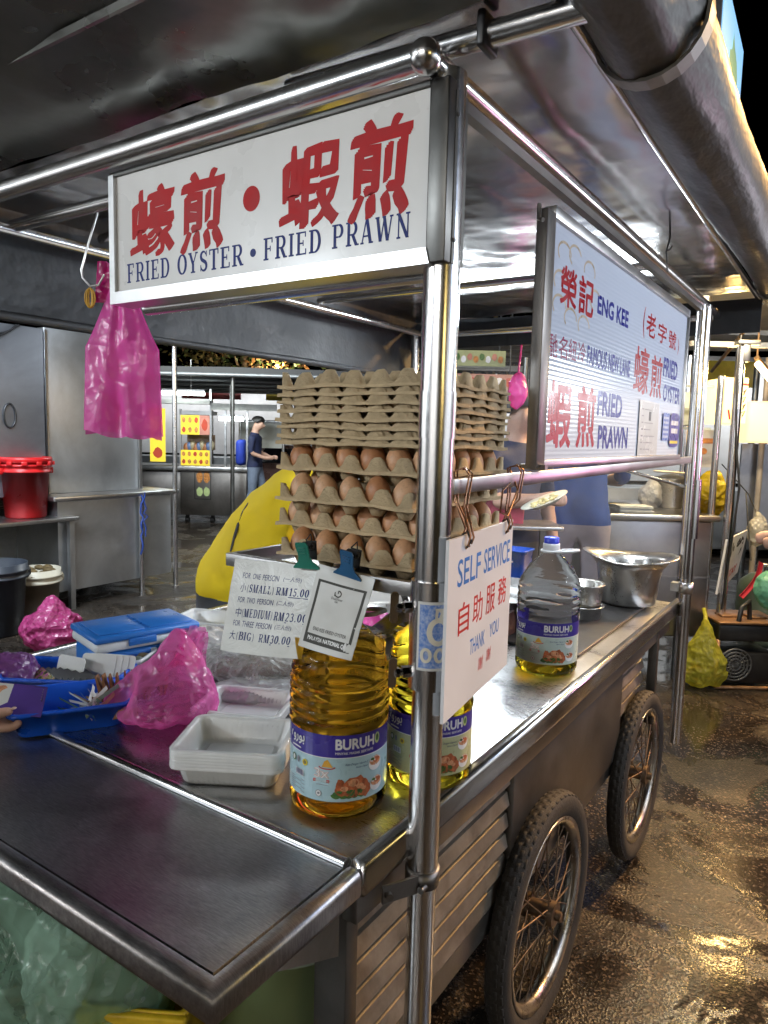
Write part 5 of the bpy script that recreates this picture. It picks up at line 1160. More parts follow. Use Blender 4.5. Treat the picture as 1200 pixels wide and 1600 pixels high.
# bare hand holding the menu card, reaching in from the left
HJ = {'wr': ((-.885, -.30, .885), (.03, .022)), 'pa': ((-.852, -.245, .886), (.036, .02)), 'kn': ((-.825, -.205, .884), (.036, .016)), 'fo': ((-.96, -.42, .89), (.036, .032)), 'el': ((-1.12, -.66, .93), .045),  'up': ((-1.2, -.78, 1.15), .055), 'sl': ((-1.22, -.80, 1.3), .065)}
for k, (o_, l) in enumerate(((-.026, .9), (-.009, 1.0), (.009, .97), (.024, .8))):
    bx_, by_ = -.825 + o_ * .8, -.205 - o_ * .58
    HJ['a%d' % k] = ((bx_ + .014 * l, by_ + .024 * l, .880), .0095); HJ['b%d' % k] = ((bx_ + .024 * l, by_ + .042 * l, .882), .0088); HJ['c%d' % k] = ((bx_ + .026 * l, by_ + .05 * l, .893), .0075)
HJ['t0'] = ((-.826, -.252, .9), .013); HJ['t1'] = ((-.800, -.228, .912), .0115); HJ['t2'] = ((-.788, -.205, .9155), .0095); HJ['t3'] = ((-.782, -.193, .915), .007)
hb = [('wr', 'pa'), ('pa', 'kn'), ('wr', 'fo'), ('fo', 'el'), ('el', 'up'), ('up', 'sl'), ('pa', 't0'), ('t0', 't1'), ('t1', 't2'), ('t2', 't3')] + [x for k in range(4) for x in (('kn', 'a%d' % k), ('a%d' % k, 'b%d' % k), ('b%d' % k, 'c%d' % k))]
me = skin_mesh(HJ, hb, 2); me.materials.clear(); me.materials.append(SKIN); 
for p in me.polygons: p.use_smooth = True
hp = thing('person', 'bare hand and forearm of a customer reaching in from the left with a menu card', 'person', (-.96, -.42, .0))
o = D.objects.new('body', me); link(o); o.parent = hp; o.matrix_parent_inverse = Matrix.Translation((.96, .42, 0))
b = MB(); b.tube([(-1.11, -.645, .935), (-1.13, -.675, .96), (-1.2, -.78, 1.15), (-1.22, -.8, 1.32)], [.058, .062, .068, .075], mat('grey sleeve', (.2, .2, .22), .8), 18); at0(b, 'sleeve', None, hp)
b = MB(); b.sphere((-.7805, -.193, .9205), (.004, .005, .0025), mat('finger nail', (.6, .4, .33), .3), 10, 8); at0(b, 'nail', None, hp)

# person at the right edge in green, holding a black handled tool
J = stand(1.62, 1.0); mv('waist', (0, -.06, 1.04)); mv('chest', (0, -.2, 1.2)); mv('neckb', (0, -.3, 1.32)); mv('neck', (0, -.34, 1.36)); mv('headl', (0, -.4, 1.4)); mv('headt', (0, -.43, 1.48)); mv('nose', (0, -.51, 1.4))
for s, n in ((1, 'l'), (-1, 'r')): mv('sh' + n, (.17 * s, -.24, 1.28)); mv('el' + n, (.22 * s, -.32, 1.04)); mv('wr' + n, (.14 * s, -.52, .96)); mv('ha' + n, (.12 * s, -.58, .95)); mv('fi' + n, (.1 * s, -.64, .93)); mv('th' + n, (.07 * s, -.57, .97))
gr = person('person in a mint green apron at the right edge leaning towards the next stall', (.70, 3.52, 0), R(-75), J, clothes(mat('brown sleeve cloth', (.12, .07, .05), .8), mat('dark skirt', (.04, .03, .035), .8), SKIN, SHOE))
hair_cap(gr, (0, -.42, 1.46), (.083, .095, .085), (R(20), 0, 0))

# ================================================================== LEFT STALL, BUCKETS
ls = thing('closed_stall', 'tall shut steel stall with plain sheet panels behind the red bucket', 'stall', (-4.75, 2.7, 0))
SLW = steel('bluish panel steel', .48, .48, 1.6, .2, 2, .02, .1, (.88, .93, 1.05), .4)
b = MB(); b.bx(-5.4, -4.70, 2.30, 3.40, .14, .87); at0(b, 'lower_body', STEEL_S, ls)
b = MB(); b.bx(-5.5, -4.64, 2.24, 3.45, .87, .905, None, .006); b.bx(-5.5, -5.02, 1.2, 2.239, .87, .895); at0(b, 'counter', ALU, ls)
b = MB(); b.bx(-5.0, -4.90, 2.345, 3.22, .906, 2.22, None, .004); at0(b, 'wall_panel', STEEL_S, ls)
b = MB(); b.bx(-5.0, -4.86, .9, 2.31, .906, 2.2, None, .004); at0(b, 'wall_panel', SLW, ls)
b = MB(); b.bx(-4.896, -4.88, 3.205, 3.235, .906, 2.22); b.bx(-4.896, -4.885, 2.345, 2.36, .906, 2.2); at0(b, 'panel_edge', ALU, ls)
for y, z1 in ((3.05, .87), (3.42, 2.2)):
    b = MB(); b.tube([(-4.66, y, .0), (-4.66, y, z1)], .022, None, 14); b.tube([(-4.66, y, .0), (-4.66, y, .02)], .03, None, 14); at0(b, 'post', STEEL_T, ls)
b = MB()
for z in (1.35, 1.3): pass
b.tube([(-4.85, 1.2, 1.9), (-4.85, 1.6, 1.98), (-4.85, 2.05, 2.15), (-4.85, 2.1, 2.2)], .008, None, 6); at0(b, 'cable', BLACK, ls)
b = MB(); b.tube([(-4.85, 1.2, 1.78), (-4.85, 1.6, 1.88), (-4.85, 2.0, 2.12), (-4.85, 2.12, 2.2)], .008, None, 6); at0(b, 'cable', BLACK, ls)
b = MB(); b.tube([(-4.852, 2.03 + .045 * math.cos(a), 1.52 + .09 * math.sin(a)) for a in [2 * PI * i / 20 for i in range(20)]], .008, None, 6, closed=True); at0(b, 'ring_handle', BLACK, ls)
b = MB(); b.tube([(-4.63 + .012 * math.sin(i * 1.3), 3.03 + .05 * noise.noise(V((i * .7, 0, 3))), .88 - .04 * i) for i in range(14)], .008, None, 6); b.tube([(-4.62, 3.06 + .06 * noise.noise(V((i * .9, 4, 3))), .9 - .035 * i) for i in range(12)], .006, None, 6); at0(b, 'blue_cord', mat('blue cord', (.02, .06, .3), .5), ls)
lt_ = thing('steel_table', 'low steel side table under the red bucket', 'table', (-4.75, 1.9, 0))
b = MB(); b.bx(-5.4, -4.60, 1.0, 2.42, .715, .745, None, .004); at0(b, 'table_top', ALU, lt_)
for y in (2.37, 1.62):
    b = MB(); b.bx(-4.66, -4.62, y - .02, y + .02, 0, .714); at0(b, 'leg', STEEL_S, lt_)
b = MB(); b.bx(-5.35, -5.3, 1.05, 2.38, .2, .71); at0(b, 'back_panel', STEEL_D, lt_)
def bucket(label, loc, r0, r1, h, m, lid=False, lugs=True):
    t = thing('bucket', label, 'bucket', loc)
    b = MB(); b.lathe([(.0001, 0), (r0 - .01, 0), (r0, .01), (r0 + (r1 - r0) * .8, h * .8), (r1 - .002, h - .1), (r1 + .012, h - .1), (r1 + .012, h - .085), (r1, h - .083), (r1 + .002, h - .055), (r1 + .014, h - .054), (r1 + .014, h - .04), (r1 + .002, h - .038), (r1 + .004, h), (r1 - .004, h), (r0 - .004, .012), (.0001, .008)], None, 40); b.build('bucket_body', m, t)
    if lid:
        b = MB(); b.lathe([(.0001, h + .004), (r1 - .02, h + .004), (r1 - .012, h + .016), (r1 + .012, h + .016), (r1 + .018, h + .004), (r1 + .018, h - .025), (r1 + .009, h - .025), (r1 + .009, h)], None, 40)
        for k in range(12):
            a = 2 * PI * k / 12; b.box(((r1 + .022) * math.cos(a), (r1 + .022) * math.sin(a), h - .03), (.02, .04, .03), None, Matrix.Rotation(a, 3, 'Z'), .004)
        b.build('lid', m, t)
    for s in ((1, -1) if lugs else ()):
        b = MB(); b.box((s * .0, -s * (r1 + .02), h - .09), (.06, .04, .05), None, None, .008); b.build('lug', m, t)
    return t
bucket('bright red lidded bucket on the steel side table', (-4.83, 2.12, .746), .145, .178, .45, mat('red bucket plastic', (.5, .012, .014), .35, 0, .1, 8), True)
bucket('cream white bucket with scraps on the ground under the side table', (-4.60, 2.06, 0), .135, .165, .38, mat('cream bucket plastic', (.5, .46, .36), .45, 0, .15, 8))
bucket('dark bucket cut by the left edge beside the cream bucket', (-4.42, 1.66, 0), .16, .2, .5, mat('dark blue bucket plastic', (.02, .025, .035), .45, 0, .15, 8))
sc_ = thing('scraps', 'food scraps heaped in the cream white bucket', 'scraps', (-4.6, 2.06, .33)); 
b = MB()
for k in range(14): b.sphere((random.uniform(-.1, .1), random.uniform(-.1, .1), random.uniform(0, .05)), (.05, .03, .02), mat('brown scraps', (.12, .08, .03), .7, 0, .4, 30), 8, 6)
b.build('scraps', None, sc_)
nb = thing('carton', 'small pinkish carton on the ground beside the yellow shirt', 'carton', (-3.6, 3.1, 0)); b = MB(); b.box((0, 0, .06), (.32, .22, .12), None, Matrix.Rotation(R(20), 3, 'Z'), .006); b.box((0, 0, .122), (.3, .05, .004), None, Matrix.Rotation(R(20), 3, 'Z')); b.build('carton_body', mat('pink grey carton', (.28, .17, .16), .7), nb)

# ================================================================== FAR STALLS
TUBE = emis('lit white tube', (.9, 1.0, .97), 14); TUBEW = emis('lit warm tube', (1, .72, .34), 11)
SC = 11 / 1110.5; AZ = R(33.9); ORI = V((-7.868, 6.793, 0))
def fx(px): return (px - 330) * SC
def fz(py): return (818 - py) * SC
fs_ = thing('food_stall', 'far lit snack stall with yellow picture menus over a dark steel counter', 'stall', ORI, AZ)
FARS = steel('far dark counter steel', .3, .4, 2, .1, 3, .01, .1, (1, .93, .88), .5)
b = MB(); b.bx(fx(282), fx(386), 0, .7, fz(805), fz(736), None, .01); b.bx(fx(190), fx(281), .05, .7, fz(805), fz(738), None, .01); b.build('lower_body', FARS, fs_)
b = MB(); b.bx(fx(188), fx(388), -.04, .75, fz(735.5), fz(728), None, .01); b.build('counter', ALU, fs_)
for x in (282, 329, 352, 386):
    b = MB(); b.bx(fx(x) - .015, fx(x) + .015, .0, .03, fz(728), fz(640 if x != 329 else 608)); b.build('post', ALU, fs_)
b = MB(); b.bx(fx(281), fx(330), -.0, .4, fz(648), fz(642)); b.build('box_roof', ALU, fs_)
MY = emis('lit yellow menu', (.62, .45, .03), .55); MYR = mat('red menu picture', (.45, .05, .02), .5); MYP = mat('pink menu panel', (.5, .2, .15), .5); MYO = mat('orange dish picture', (.5, .2, .05), .5, 0, .5, 40)
def menu(x0, x1, y0, y1, rows, cols, yoff, extra=None, base=MY):
    d = Decal(lambda x, y, k: (x, yoff - .001 * k, y))
    X0, X1, Z0, Z1 = fx(x0), fx(x1), fz(y1), fz(y0); d.rect(X0, Z0, X1, Z1, base)
    if extra: extra(d)
    for r_ in range(rows):
        for c in range(cols):
            d.disc(X0 + (X1 - X0) * (c + .5) / cols, Z0 + (Z1 - Z0) * (r_ + .5) / rows, (X1 - X0) / cols * .3, (Z1 - Z0) / rows * .3, MYO if (r_ + c) % 3 else MYR, 12, .3, r_ * 5 + c)
    d.build('menu_print', fs_)
menu(283, 312, 649, 679, 2, 3, -.01); menu(312.5, 328, 649, 679, 1, 1, -.01, None, MYP); menu(283, 328, 703, 727, 2, 5, -.012)
menu(238, 262, 640, 722, 3, 1, -.1)
b = MB(); b.bx(fx(283), fx(328), .35, .36, fz(703), fz(679)); b.build('back_window', mat('dim brown interior', (.2, .13, .09), .6, 0, .4, 6), fs_)
b = MB()
for k in range(9): b.sphere((fx(286 + 5 * k), .2, fz(700 - 2 * (k % 3))), (.05, .05, .08), mat('stall goods %d' % (k % 3), ((.3, .12, .05), (.1, .15, .3), (.35, .3, .2))[k % 3], .5), 8, 6)
b.build('goods', None, fs_)
d = Decal(lambda x, y, k: (x, -.002 - .001 * k, y))
for k in range(2): d.disc(fx(312 + 11 * k), fz(745), .05, .09, MYO, 14, .3, k); d.disc(fx(312 + 11 * k), fz(768), .05, .07, MATS['pale green print'] if 'pale green print' in MATS else MYO, 14, .3, k + 4)
d.frame(fx(304), fz(780), fx(330), fz(737), .01, BLACK); d.build('front_pictures', fs_)
for k, x in enumerate((200, 240, 290, 330, 375)):
    b = MB(); b.tube([(fx(x), .1, .0), (fx(x), .1, .14)], .03, None, 8); b.tube([(fx(x) - .03, .1, .05), (fx(x) + .03, .1, .05)], .05, None, 12); b.build('castor', BLACK, fs_)
b = MB(); b.bx(fx(200), fx(330), -.1, .1, fz(632), fz(626)); b.bx(fx(330), fx(432), -.05, .0, fz(640), fz(630)); b.build('canopy_rail', mat('pale canopy rail', (.4, .4, .38), .5), fs_)
def ltube(x0, x1, py, off, m, label, root_loc=None):
    t = thing('tube_lamp', label, 'lamp', ORI, AZ, 'white tube lamps of the far stalls')
    b = MB(); b.tube([(fx(x0), off, fz(py)), (fx(x1), off, fz(py))], .03, None, 10); b.build('tube', m, t)
    b = MB(); b.bx(fx(x0), fx(x1), off - .03, off + .03, fz(py) + .032, fz(py) + .06); b.tube([(fx(x0) + .2, off, fz(py) + .06), (fx(x0) + .2, off, fz(py) + .5)], .006, None, 5); b.tube([(fx(x1) - .2, off, fz(py) + .06), (fx(x1) - .2, off, fz(py) + .5)], .006, None, 5); b.build('fitting', ALU, t)
ltube(262, 326, 617, -.25, TUBE, 'longer white tube lamp glowing above the far yellow menus')
ltube(347, 384, 653.5, -.2, TUBE, 'shorter white tube lamp glowing beside the far white canvas')
# canvas and van behind
cv = thing('canvas_screen', 'white canvas sheet stretched behind the walking person', 'canvas', ORI, AZ)
b = MB(); b.grid(lambda u, v: (fx(357) + (fx(430) - fx(357)) * u, .9 + .05 * noise.noise(V((u * 5, v * 3, 1))), fz(699) + (fz(657) - fz(699)) * v), 20, 12); b.build('canvas', mat('white canvas', (.55, .55, .5), .8, 0, .1, 3), cv)
b = MB(); b.tube([(fx(357), .9, 0), (fx(357), .9, fz(655))], .025, None, 8); b.tube([(fx(430), .9, 0), (fx(430), .9, fz(655))], .025, None, 8); b.tube([(fx(357), .9, fz(655)), (fx(430), .9, fz(655))], .025, None, 8); b.build('frame', ALU, cv)
vn = thing('parked_car', 'brownish car half hidden beyond the walking person', 'car', ORI + V((0, 0, 0)), AZ)
b = MB(); b.prism([(fx(352), .25), (fx(470), .25), (fx(472), .75), (fx(455), .9), (fx(440), 1.22), (fx(385), 1.22), (fx(366), .88), (fx(350), .75)], 'y', 1.6, 3.2); b.build('car_body', mat('brownish car paint', (.16, .09, .08), .3, .2, .1, 4), vn)
b = MB(); b.prism([(fx(371), .9), (fx(450), .9), (fx(437), 1.16), (fx(388), 1.16)], 'y', 1.585, 1.599); b.build('car_window', mat('dark car glass', (.015, .016, .02), .1), vn)
for x in (372, 450): b = MB(); b.tube([(fx(x), 1.55, .3), (fx(x), 1.75, .3)], .3, None, 24); b.build('car_wheel', RUBBER, vn)
# market roofs and beams beyond
def canopy(label, z, y0, y1, x0, x1, col, posts=True, name='market_canopy'):
    t = thing(name, label, 'canopy', ORI, AZ)
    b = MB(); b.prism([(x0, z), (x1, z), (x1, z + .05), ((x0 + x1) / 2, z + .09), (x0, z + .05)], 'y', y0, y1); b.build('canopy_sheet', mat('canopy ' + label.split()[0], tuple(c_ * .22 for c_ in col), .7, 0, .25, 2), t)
    for x in (x0 + .1, (x0 + x1) / 2, x1 - .1): b = MB(); b.tube([(x, y0 + .1, 0), (x, y0 + .1, z)], .03, None, 8); b.build('post', STEEL_D, t)
    b = MB()
    for k in range(5): b.tube([(x0, y0 + (y1 - y0) * k / 4, z - .02), (x1, y0 + (y1 - y0) * k / 4, z - .02)], .03, None, 6)
    b.build('beam', mat('pale steel beam', (.2, .21, .22), .4, .5), t)
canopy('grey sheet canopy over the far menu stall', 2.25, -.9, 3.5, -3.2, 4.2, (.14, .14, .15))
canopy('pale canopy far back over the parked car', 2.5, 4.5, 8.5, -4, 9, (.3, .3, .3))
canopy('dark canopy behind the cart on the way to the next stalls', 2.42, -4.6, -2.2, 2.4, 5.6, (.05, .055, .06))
# trees in lamp light
def tree(loc, h, r, seed, label):
    t = thing('tree', label, 'tree', loc, 0, 'trees behind the market')
    rnd = random.Random(seed); b = MB(); b.tube([(0, 0, 0), (.1, 0, h * .35), (.05, .1, h * .6), (.2, 0, h * .85)], [.16, .12, .08, .03], None, 8)
    for k in range(7): a = rnd.uniform(0, 6.3); z = h * rnd.uniform(.4, .7); b.tube([(.06, .03, z), (r * .6 * math.cos(a), r * .6 * math.sin(a), z + h * .18)], [.05, .012], None, 5)
    b.build('trunk', mat('tree bark', (.1, .075, .05), .9, 0, .3, 10, .4, 30), t)
    c = MB(); ms = [mat('leaf green', (.05, .08, .02), .6, 0, .4, 3), mat('leaf olive', (.12, .1, .03), .6, 0, .4, 3), mat('leaf rust', (.16, .08, .025), .6, 0, .4, 3)]
    for cl in range(34):
        a = rnd.uniform(0, 6.3); rr = r * math.sqrt(rnd.random()); cc = V((rr * math.cos(a), rr * math.sin(a), h * (.55 + .45 * rnd.random()) - .12 * rr)); m_ = ms[cl % 3]; cr_ = rnd.uniform(.25, .5)
        for k in range(46):
            p = cc + V((rnd.gauss(0, cr_), rnd.gauss(0, cr_), rnd.gauss(0, cr_ * .6))); s = rnd.uniform(.05, .1)
            u_ = V((rnd.gauss(0, 1), rnd.gauss(0, 1), rnd.gauss(0, .6))).normalized(); w_ = u_.cross(V((rnd.gauss(0, 1), rnd.gauss(0, 1), rnd.gauss(0, 1)))).normalized()
            c.add([p - u_ * s, p + w_ * s * .5, p + u_ * s, p - w_ * s * .5], [[0, 1, 2, 3]], m_)
    c.build('crown', None, t, None, False)
tree((-13.5, 13.0, 0), 5.2, 2.4, 3, 'lamp lit tree with rusty leaves above the far canopy left of the egg trays')
tree((-9.5, 16.0, 0), 5.4, 2.6, 5, 'dim tree above the far canopy just behind the egg trays')
lamp('lamp_under_trees', (-11.5, 12.2, 2.9), (-12.5, 14, 4), .3, .3, 120, (1, .75, .45))

# ================================================================== STALLS BEHIND THE SIGN AND ON THE RIGHT
PX = 4.3 / 1110.5; O2 = V((-.19, 3.80, 0))
r2 = thing('food_cart', 'second steel food cart with pale light boxes and a yellow bag on its counter', 'food cart', O2, AZ)
def gx(px, y=0): return ((px - 600) * (4.3 + y) - 520 * 4.3) / 1110.5
def gz(py, y=0): return 1.448 - (py - 692) * (4.3 + y) / 1110.5
GREYB = steel('grey cart steel', .34, .4, 2.5, .1, 3, .01, .1, (1, .97, 1), .35)
b = MB(); b.bx(gx(930), gx(1112), 0, .9, gz(1000), gz(814), None, .01); b.bx(gx(930), gx(1112), -.004, 0, gz(905), gz(902)); b.build('lower_body', GREYB, r2)
b = MB(); b.bx(gx(925), gx(1118), -.05, .95, gz(813.5), gz(804), None, .008); b.build('counter', ALU, r2)
for x, yy, z1 in ((1135, -.03, 545), (1108, .02, 590), (1180, .9, 560), (1060, .9, 560)):
    b = MB(); b.tube([(gx(x, yy), yy, .05 if x != 1135 else .28), (gx(x, yy), yy, gz(z1, yy))], .027 if x == 1135 else .02, None, 14); b.build('post', STEEL_T if x != 1180 else mat('warm painted post', (.35, .3, .24), .4), r2)
b = MB(); b.box((gx(1140), -.03, gz(540)), (.13, .06, .03), None, None, .006); b.box((gx(1137), -.03, gz(556)), (.045, .06, .1), None, None, .006); b.build('post_bracket', STEEL_D, r2)
b = MB(); b.tube([(gx(1127), -.05, gz(530)), (gx(1124), -.065, gz(600)), (gx(1130), -.065, gz(690)), (gx(1140), -.07, gz(760)), (gx(1134), -.07, gz(850)), (gx(1128), -.06, gz(950))], .006, None, 6); b.build('cable', BLACK, r2)
b = MB(); b.bx(gx(1121), gx(1158), .05, .3, gz(662), gz(590), None, .01); b.build('light_box', emis('lit pale yellow box', (1, .74, .3), 1.5), r2)
d = Decal(lambda x, y, k: (x, .049 - .001 * k, y)); INK = mat('dark brush marks', (.03, .02, .015), .5)
for k in range(4): d.line([(gx(1150 - k % 2 * 3), gz(612 + 11 * k)), (gx(1154), gz(608 + 11 * k)), (gx(1150), gz(617 + 11 * k))], .008, INK)
d.line([(gx(1147), gz(600)), (gx(1156), gz(601))], .012, REDP); d.line([(gx(1128), gz(640)), (gx(1131), gz(655))], .012, REDP); d.build('light_box_marks', r2)
b = MB(); b.bx(gx(1156, .6), gx(1215, .6), .6, .8, gz(690, .6), gz(626, .6), None, .02); b.build('light_box', emis('lit cream box', (1, .66, .3), 1.3), r2)
b = MB(); b.bx(gx(1150, .95), gx(1260, .95), .95, .97, gz(830, .95), gz(692, .95)); b.build('back_wall', SLW, r2)
b = MB(); b.bx(gx(1062), gx(1100), .3, .5, gz(665), gz(610), None, .01); b.bx(gx(1060), gx(1110), .1, .12, gz(672), gz(668)); b.bx(gx(1060), gx(1110), .1, .12, gz(606), gz(602)); b.build('glass_case', mat('pale glass case', (.45, .5, .5), .2), r2)
b = MB(); b.bx(gx(1075, .28), gx(1108, .28), .28, .29, gz(730, .28), gz(672, .28)); b.build('notice', mat('pale notice', (.5, .5, .5), .5), r2)
d = Decal(lambda x, y, k: (x, .279 - .001 * k, y)); d.rect(gx(1076, .28), gz(693, .28), gx(1107, .28), gz(685, .28), MYO, 6); d.disc(gx(1090, .28), gz(705, .28), .02, .02, MYO, 10, .3); d.build('notice_print', r2)
# board with brush characters
wb_ = thing('sign_board', 'white board with black brush characters and red word leaning on the second cart end', 'sign', O2, AZ)
q = [V(p) for p in ((gx(1127, -.06), -.06, gz(930, -.06)), (gx(1157, .16), .16, gz(893, .16)), (gx(1168, .16), .16, gz(826, .16)), (gx(1137, -.06), -.06, gz(842, -.06)))]
nn = (q[1] - q[0]).cross(q[3] - q[0]).normalized()
b = MB(); b.add([p for p in q] + [p - nn * .012 for p in q], [[0, 1, 2, 3], [4, 5, 6, 7], [0, 1, 5, 4], [1, 2, 6, 5], [2, 3, 7, 6], [3, 0, 4, 7]], None); b.build('board', mat('white board paint', (.7, .7, .72), .4), wb_)
d = Decal(lambda x, y, k: tuple(q[0].lerp(q[1], x).lerp(q[3].lerp(q[2], x), y) + nn * (.001 + .00004 * k)))
d.text('沙', .14, .45, .32, .42, INK, .03, 0, .06); d.text('爹', .54, .45, .34, .46, INK, .03, 0, .06); d.text('SATAY', .2, .14, .6, .16, REDP, .03); dec0(d, 'lettering', wb_) if False else d.build('lettering', wb_)
def at2(name, label, cat, x, y, z): return thing(name, label, cat, O2 + Matrix.Rotation(AZ, 3, 'Z') @ V((gx(x, y), y, z)), AZ)
YB = film('yellow bag film', (.62, .48, .02), .12, .25, .8, 12); YB2 = film('thin yellow bag film', (.7, .66, .08), .5, .2, .35, 14, (.9, .85, .3))
t = at2('carrier_bag', 'opaque yellow plastic bag standing on the second cart counter', 'plastic bag', 1107, .15, gz(804)); o = crumple((.075, .06, .125), 91, .02, 8, 5, lambda q_, p: V((q_.x * (1 + .2 * p.z * 0), q_.y, max(q_.z, -.11)))).build('bag_body', YB, t); o.location = (0, 0, .115)
t = at2('rubbish_bag', 'thin yellow bag of rubbish tied to the second cart post', 'rubbish bag', 1112, -.16, 0)
def tied(q_, p):
    z = q_.z; k = max(0, min(1, (z - .0) / .17)); return V((q_.x * (1 - .82 * k ** .8) * (1.15 if z < -.05 else 1), q_.y * (1 - .82 * k ** .8), max(z, -.13) + .05 * k))
o = crumple((.12, .09, .18), 95, .016, 9, 6, tied).build('bag_body', YB2, t); o.location = (0, 0, .165)
b = MB()
for k in range(40): b.sphere((random.uniform(-.07, .07), random.uniform(-.05, .05), random.uniform(.03, .13)), (random.uniform(.012, .028), .014, .012), (mat('yellow scraps', (.5, .35, .06), .6), mat('brown rubbish', (.25, .14, .05), .6), mat('grey rubbish', (.3, .3, .24), .6))[k % 3], 8, 6)
b.build('scraps', None, t); b = MB(); b.tube([(0, 0, .37), (.02, .05, .42), (.03, .1, .45)], .012, None, 8); b.build('knot', YB2, t)
# generator
ge = at2('generator', 'black portable generator with a round fan grille on the ground at the right', 'generator', 1160, -.05, 0)
b = MB(); b.box((0, 0, .13), (.34, .28, .2), None, None, .02); b.box((.02, 0, .34), (.38, .3, .10), None, None, .012); b.build('engine', mat('sooty generator black', (.02, .019, .018), .4, .2, .4, 14), ge)
b = MB(); b.box((.02, 0, .402), (.4, .32, .014), None, None, .004); b.box((-.06, 0, .415), (.10, .1, .015), None, None, .004); b.box((.1, 0, .415), (.1, .14, .012), None, None, .004); b.build('tray_top', mat('rust brown tray', (.25, .13, .06), .4, .4, .3, 12), ge)
b = MB(); b.tube([(-.05, -.13, .41), (-.04, -.13, .49), (.03, -.08, .52), (.04, -.08, .41)], .014, None, 8); b.build('carry_handle', BLACK, ge)
b = MB(); 
for rr in (.095, .075, .055, .035): b.tube([(-.06 + rr * math.cos(a), -.147, .15 + rr * math.sin(a)) for a in [2 * PI * i / 24 for i in range(24)]], .006, None, 6, closed=True)
for k in range(8): a = PI * k / 8; b.tube([(-.06 - .095 * math.cos(a), -.15, .15 - .095 * math.sin(a)), (-.06 + .095 * math.cos(a), -.15, .15 + .095 * math.sin(a))], .003, None, 5)
b.build('fan_grille', mat('dull grille metal', (.12, .12, .12), .4, .6), ge)
for sx in (-.17, .19): b = MB(); b.tube([(sx, -.15, .01), (sx, -.15, .29), (sx, .15, .29), (sx, .15, .01)], .012, None, 8); b.build('frame', MATS['rust brown tray'], ge)
b = MB(); b.tube([(-.17, -.15, .012), (.19, -.15, .012)], .012, None, 8); b.build('frame', MATS['rust brown tray'], ge)
rgb = at2('carrier_bag', 'mint green plastic bag at the right edge above the generator', 'plastic bag', 1212, -.1, gz(915)); o = crumple((.085, .07, .11), 97, .01, 8, 5).build('bag_body', film('mint bag film', (.18, .5, .36), .1, .4, .4, 10), rgb)
b = MB(); b.tube([(0, 0, .1), (.01, .05, .35), (.0, .1, .6)], .006, None, 6); b.build('bag_handle', MATS['mint bag film'], rgb)
rcl = at2('cloth', 'red and black cloth strap hanging beside the mint green bag', 'cloth', 1176, .0, gz(900)); b = MB(); b.grid(lambda u, v: (-.05 + .1 * v + .03 * math.sin(v * 3) + .02 * u, .02 * math.sin(u * 7), -.12 + .22 * v - .02 * u), 10, 16); b.build('cloth', mat('red cloth', (.4, .02, .04), .6, 0, .3, 20), rcl)
b = MB(); b.tube([(0, .0, .1), (.04, .2, .5)], .005, None, 5); b.build('strap', BLACK, rcl)
cbg = at2('clear_bag', 'clear bag of pale buns hanging from the warm painted post', 'plastic bag', 1183, .3, gz(825, .3)); o = crumple((.05, .045, .10), 99, .012, 12, 4, lambda q_, p: V((q_.x * (1 - .5 * max(0, p.z)), q_.y * (1 - .5 * max(0, p.z)), q_.z))).build('bag_body', film('pale bag film', (.72, .7, .64), .35, .25, .8, 14), cbg)
b = MB(); b.tube([(0, 0, .08), (0, .15, .22), (0, .55, .4)], .004, None, 5); b.build('string', BLACK, cbg)
# things on the second cart's counter
t = at2('stock_pot', 'tall dull steel stock pot on the second cart counter', 'pot', 1043, .45, gz(804)); b = MB(); b.lathe([(.0001, 0), (.095, 0), (.1, .01), (.1, .19), (.106, .195), (.1, .198), (.095, .19), (.092, .01), (.0001, .006)], None, 36); b.build('pot_body', STEEL_P, t)
b = MB(); b.lathe([(.0001, .225), (.03, .222), (.1, .202), (.104, .199)], None, 36); b.tube([(-.12, 0, .24), (.16, .02, .225)], .008, None, 8); b.build('lid', ALU, t)
t = at2('white_bag', 'white plastic bag beside the stock pot', 'plastic bag', 1012, .4, gz(804)); o = crumple((.06, .05, .085), 101, .015, 12, 4).build('bag_body', MATS['white bag film'], t); o.location = (0, 0, .08)
t = at2('paper_stack', 'stack of pale wrapping papers on the second cart counter', 'papers', 985, .1, gz(804)); b = MB(); 
for k in range(6): b.box((random.uniform(-.01, .01), random.uniform(-.01, .01), .004 + .007 * k), (.2, .15, .005), None, Matrix.Rotation(R(random.uniform(-6, 6)), 3, 'Z'))
b.build('papers', mat('pale wrapping paper', (.6, .62, .58), .6), t)
t = at2('food_bowl', 'shallow bowl of yellow food on the second cart counter', 'bowl', 962, .3, gz(804)); b = MB(); b.lathe([(.0001, 0), (.04, 0), (.08, .03), (.082, .032), (.04, .006), (.0001, .005)], None, 24); b.build('bowl_body', ALU, t); b = MB(); b.lathe([(.0001, .032), (.07, .026)], None, 20); b.build('food', MATS['yellow scraps'], t)
# warm tube lamp of the right stall
wl = at2('tube_lamp', 'warm glowing tube lamp under a wooden batten at the right edge', 'lamp', 1180, .35, gz(588, .35))
b = MB(); b.tube([(-.085, -.02, .075), (.16, .1, -.105)], .02, None, 10); b.build('tube', TUBEW, wl); b = MB(); b.tube([(-.085, .0, .115), (.16, .12, -.065)], .018, None, 6); b.tube([(-.08, .0, .1), (-.08, .0, .34)], .006, None, 5); b.build('fitting', mat('wooden batten', (.25, .15, .07), .6), wl)
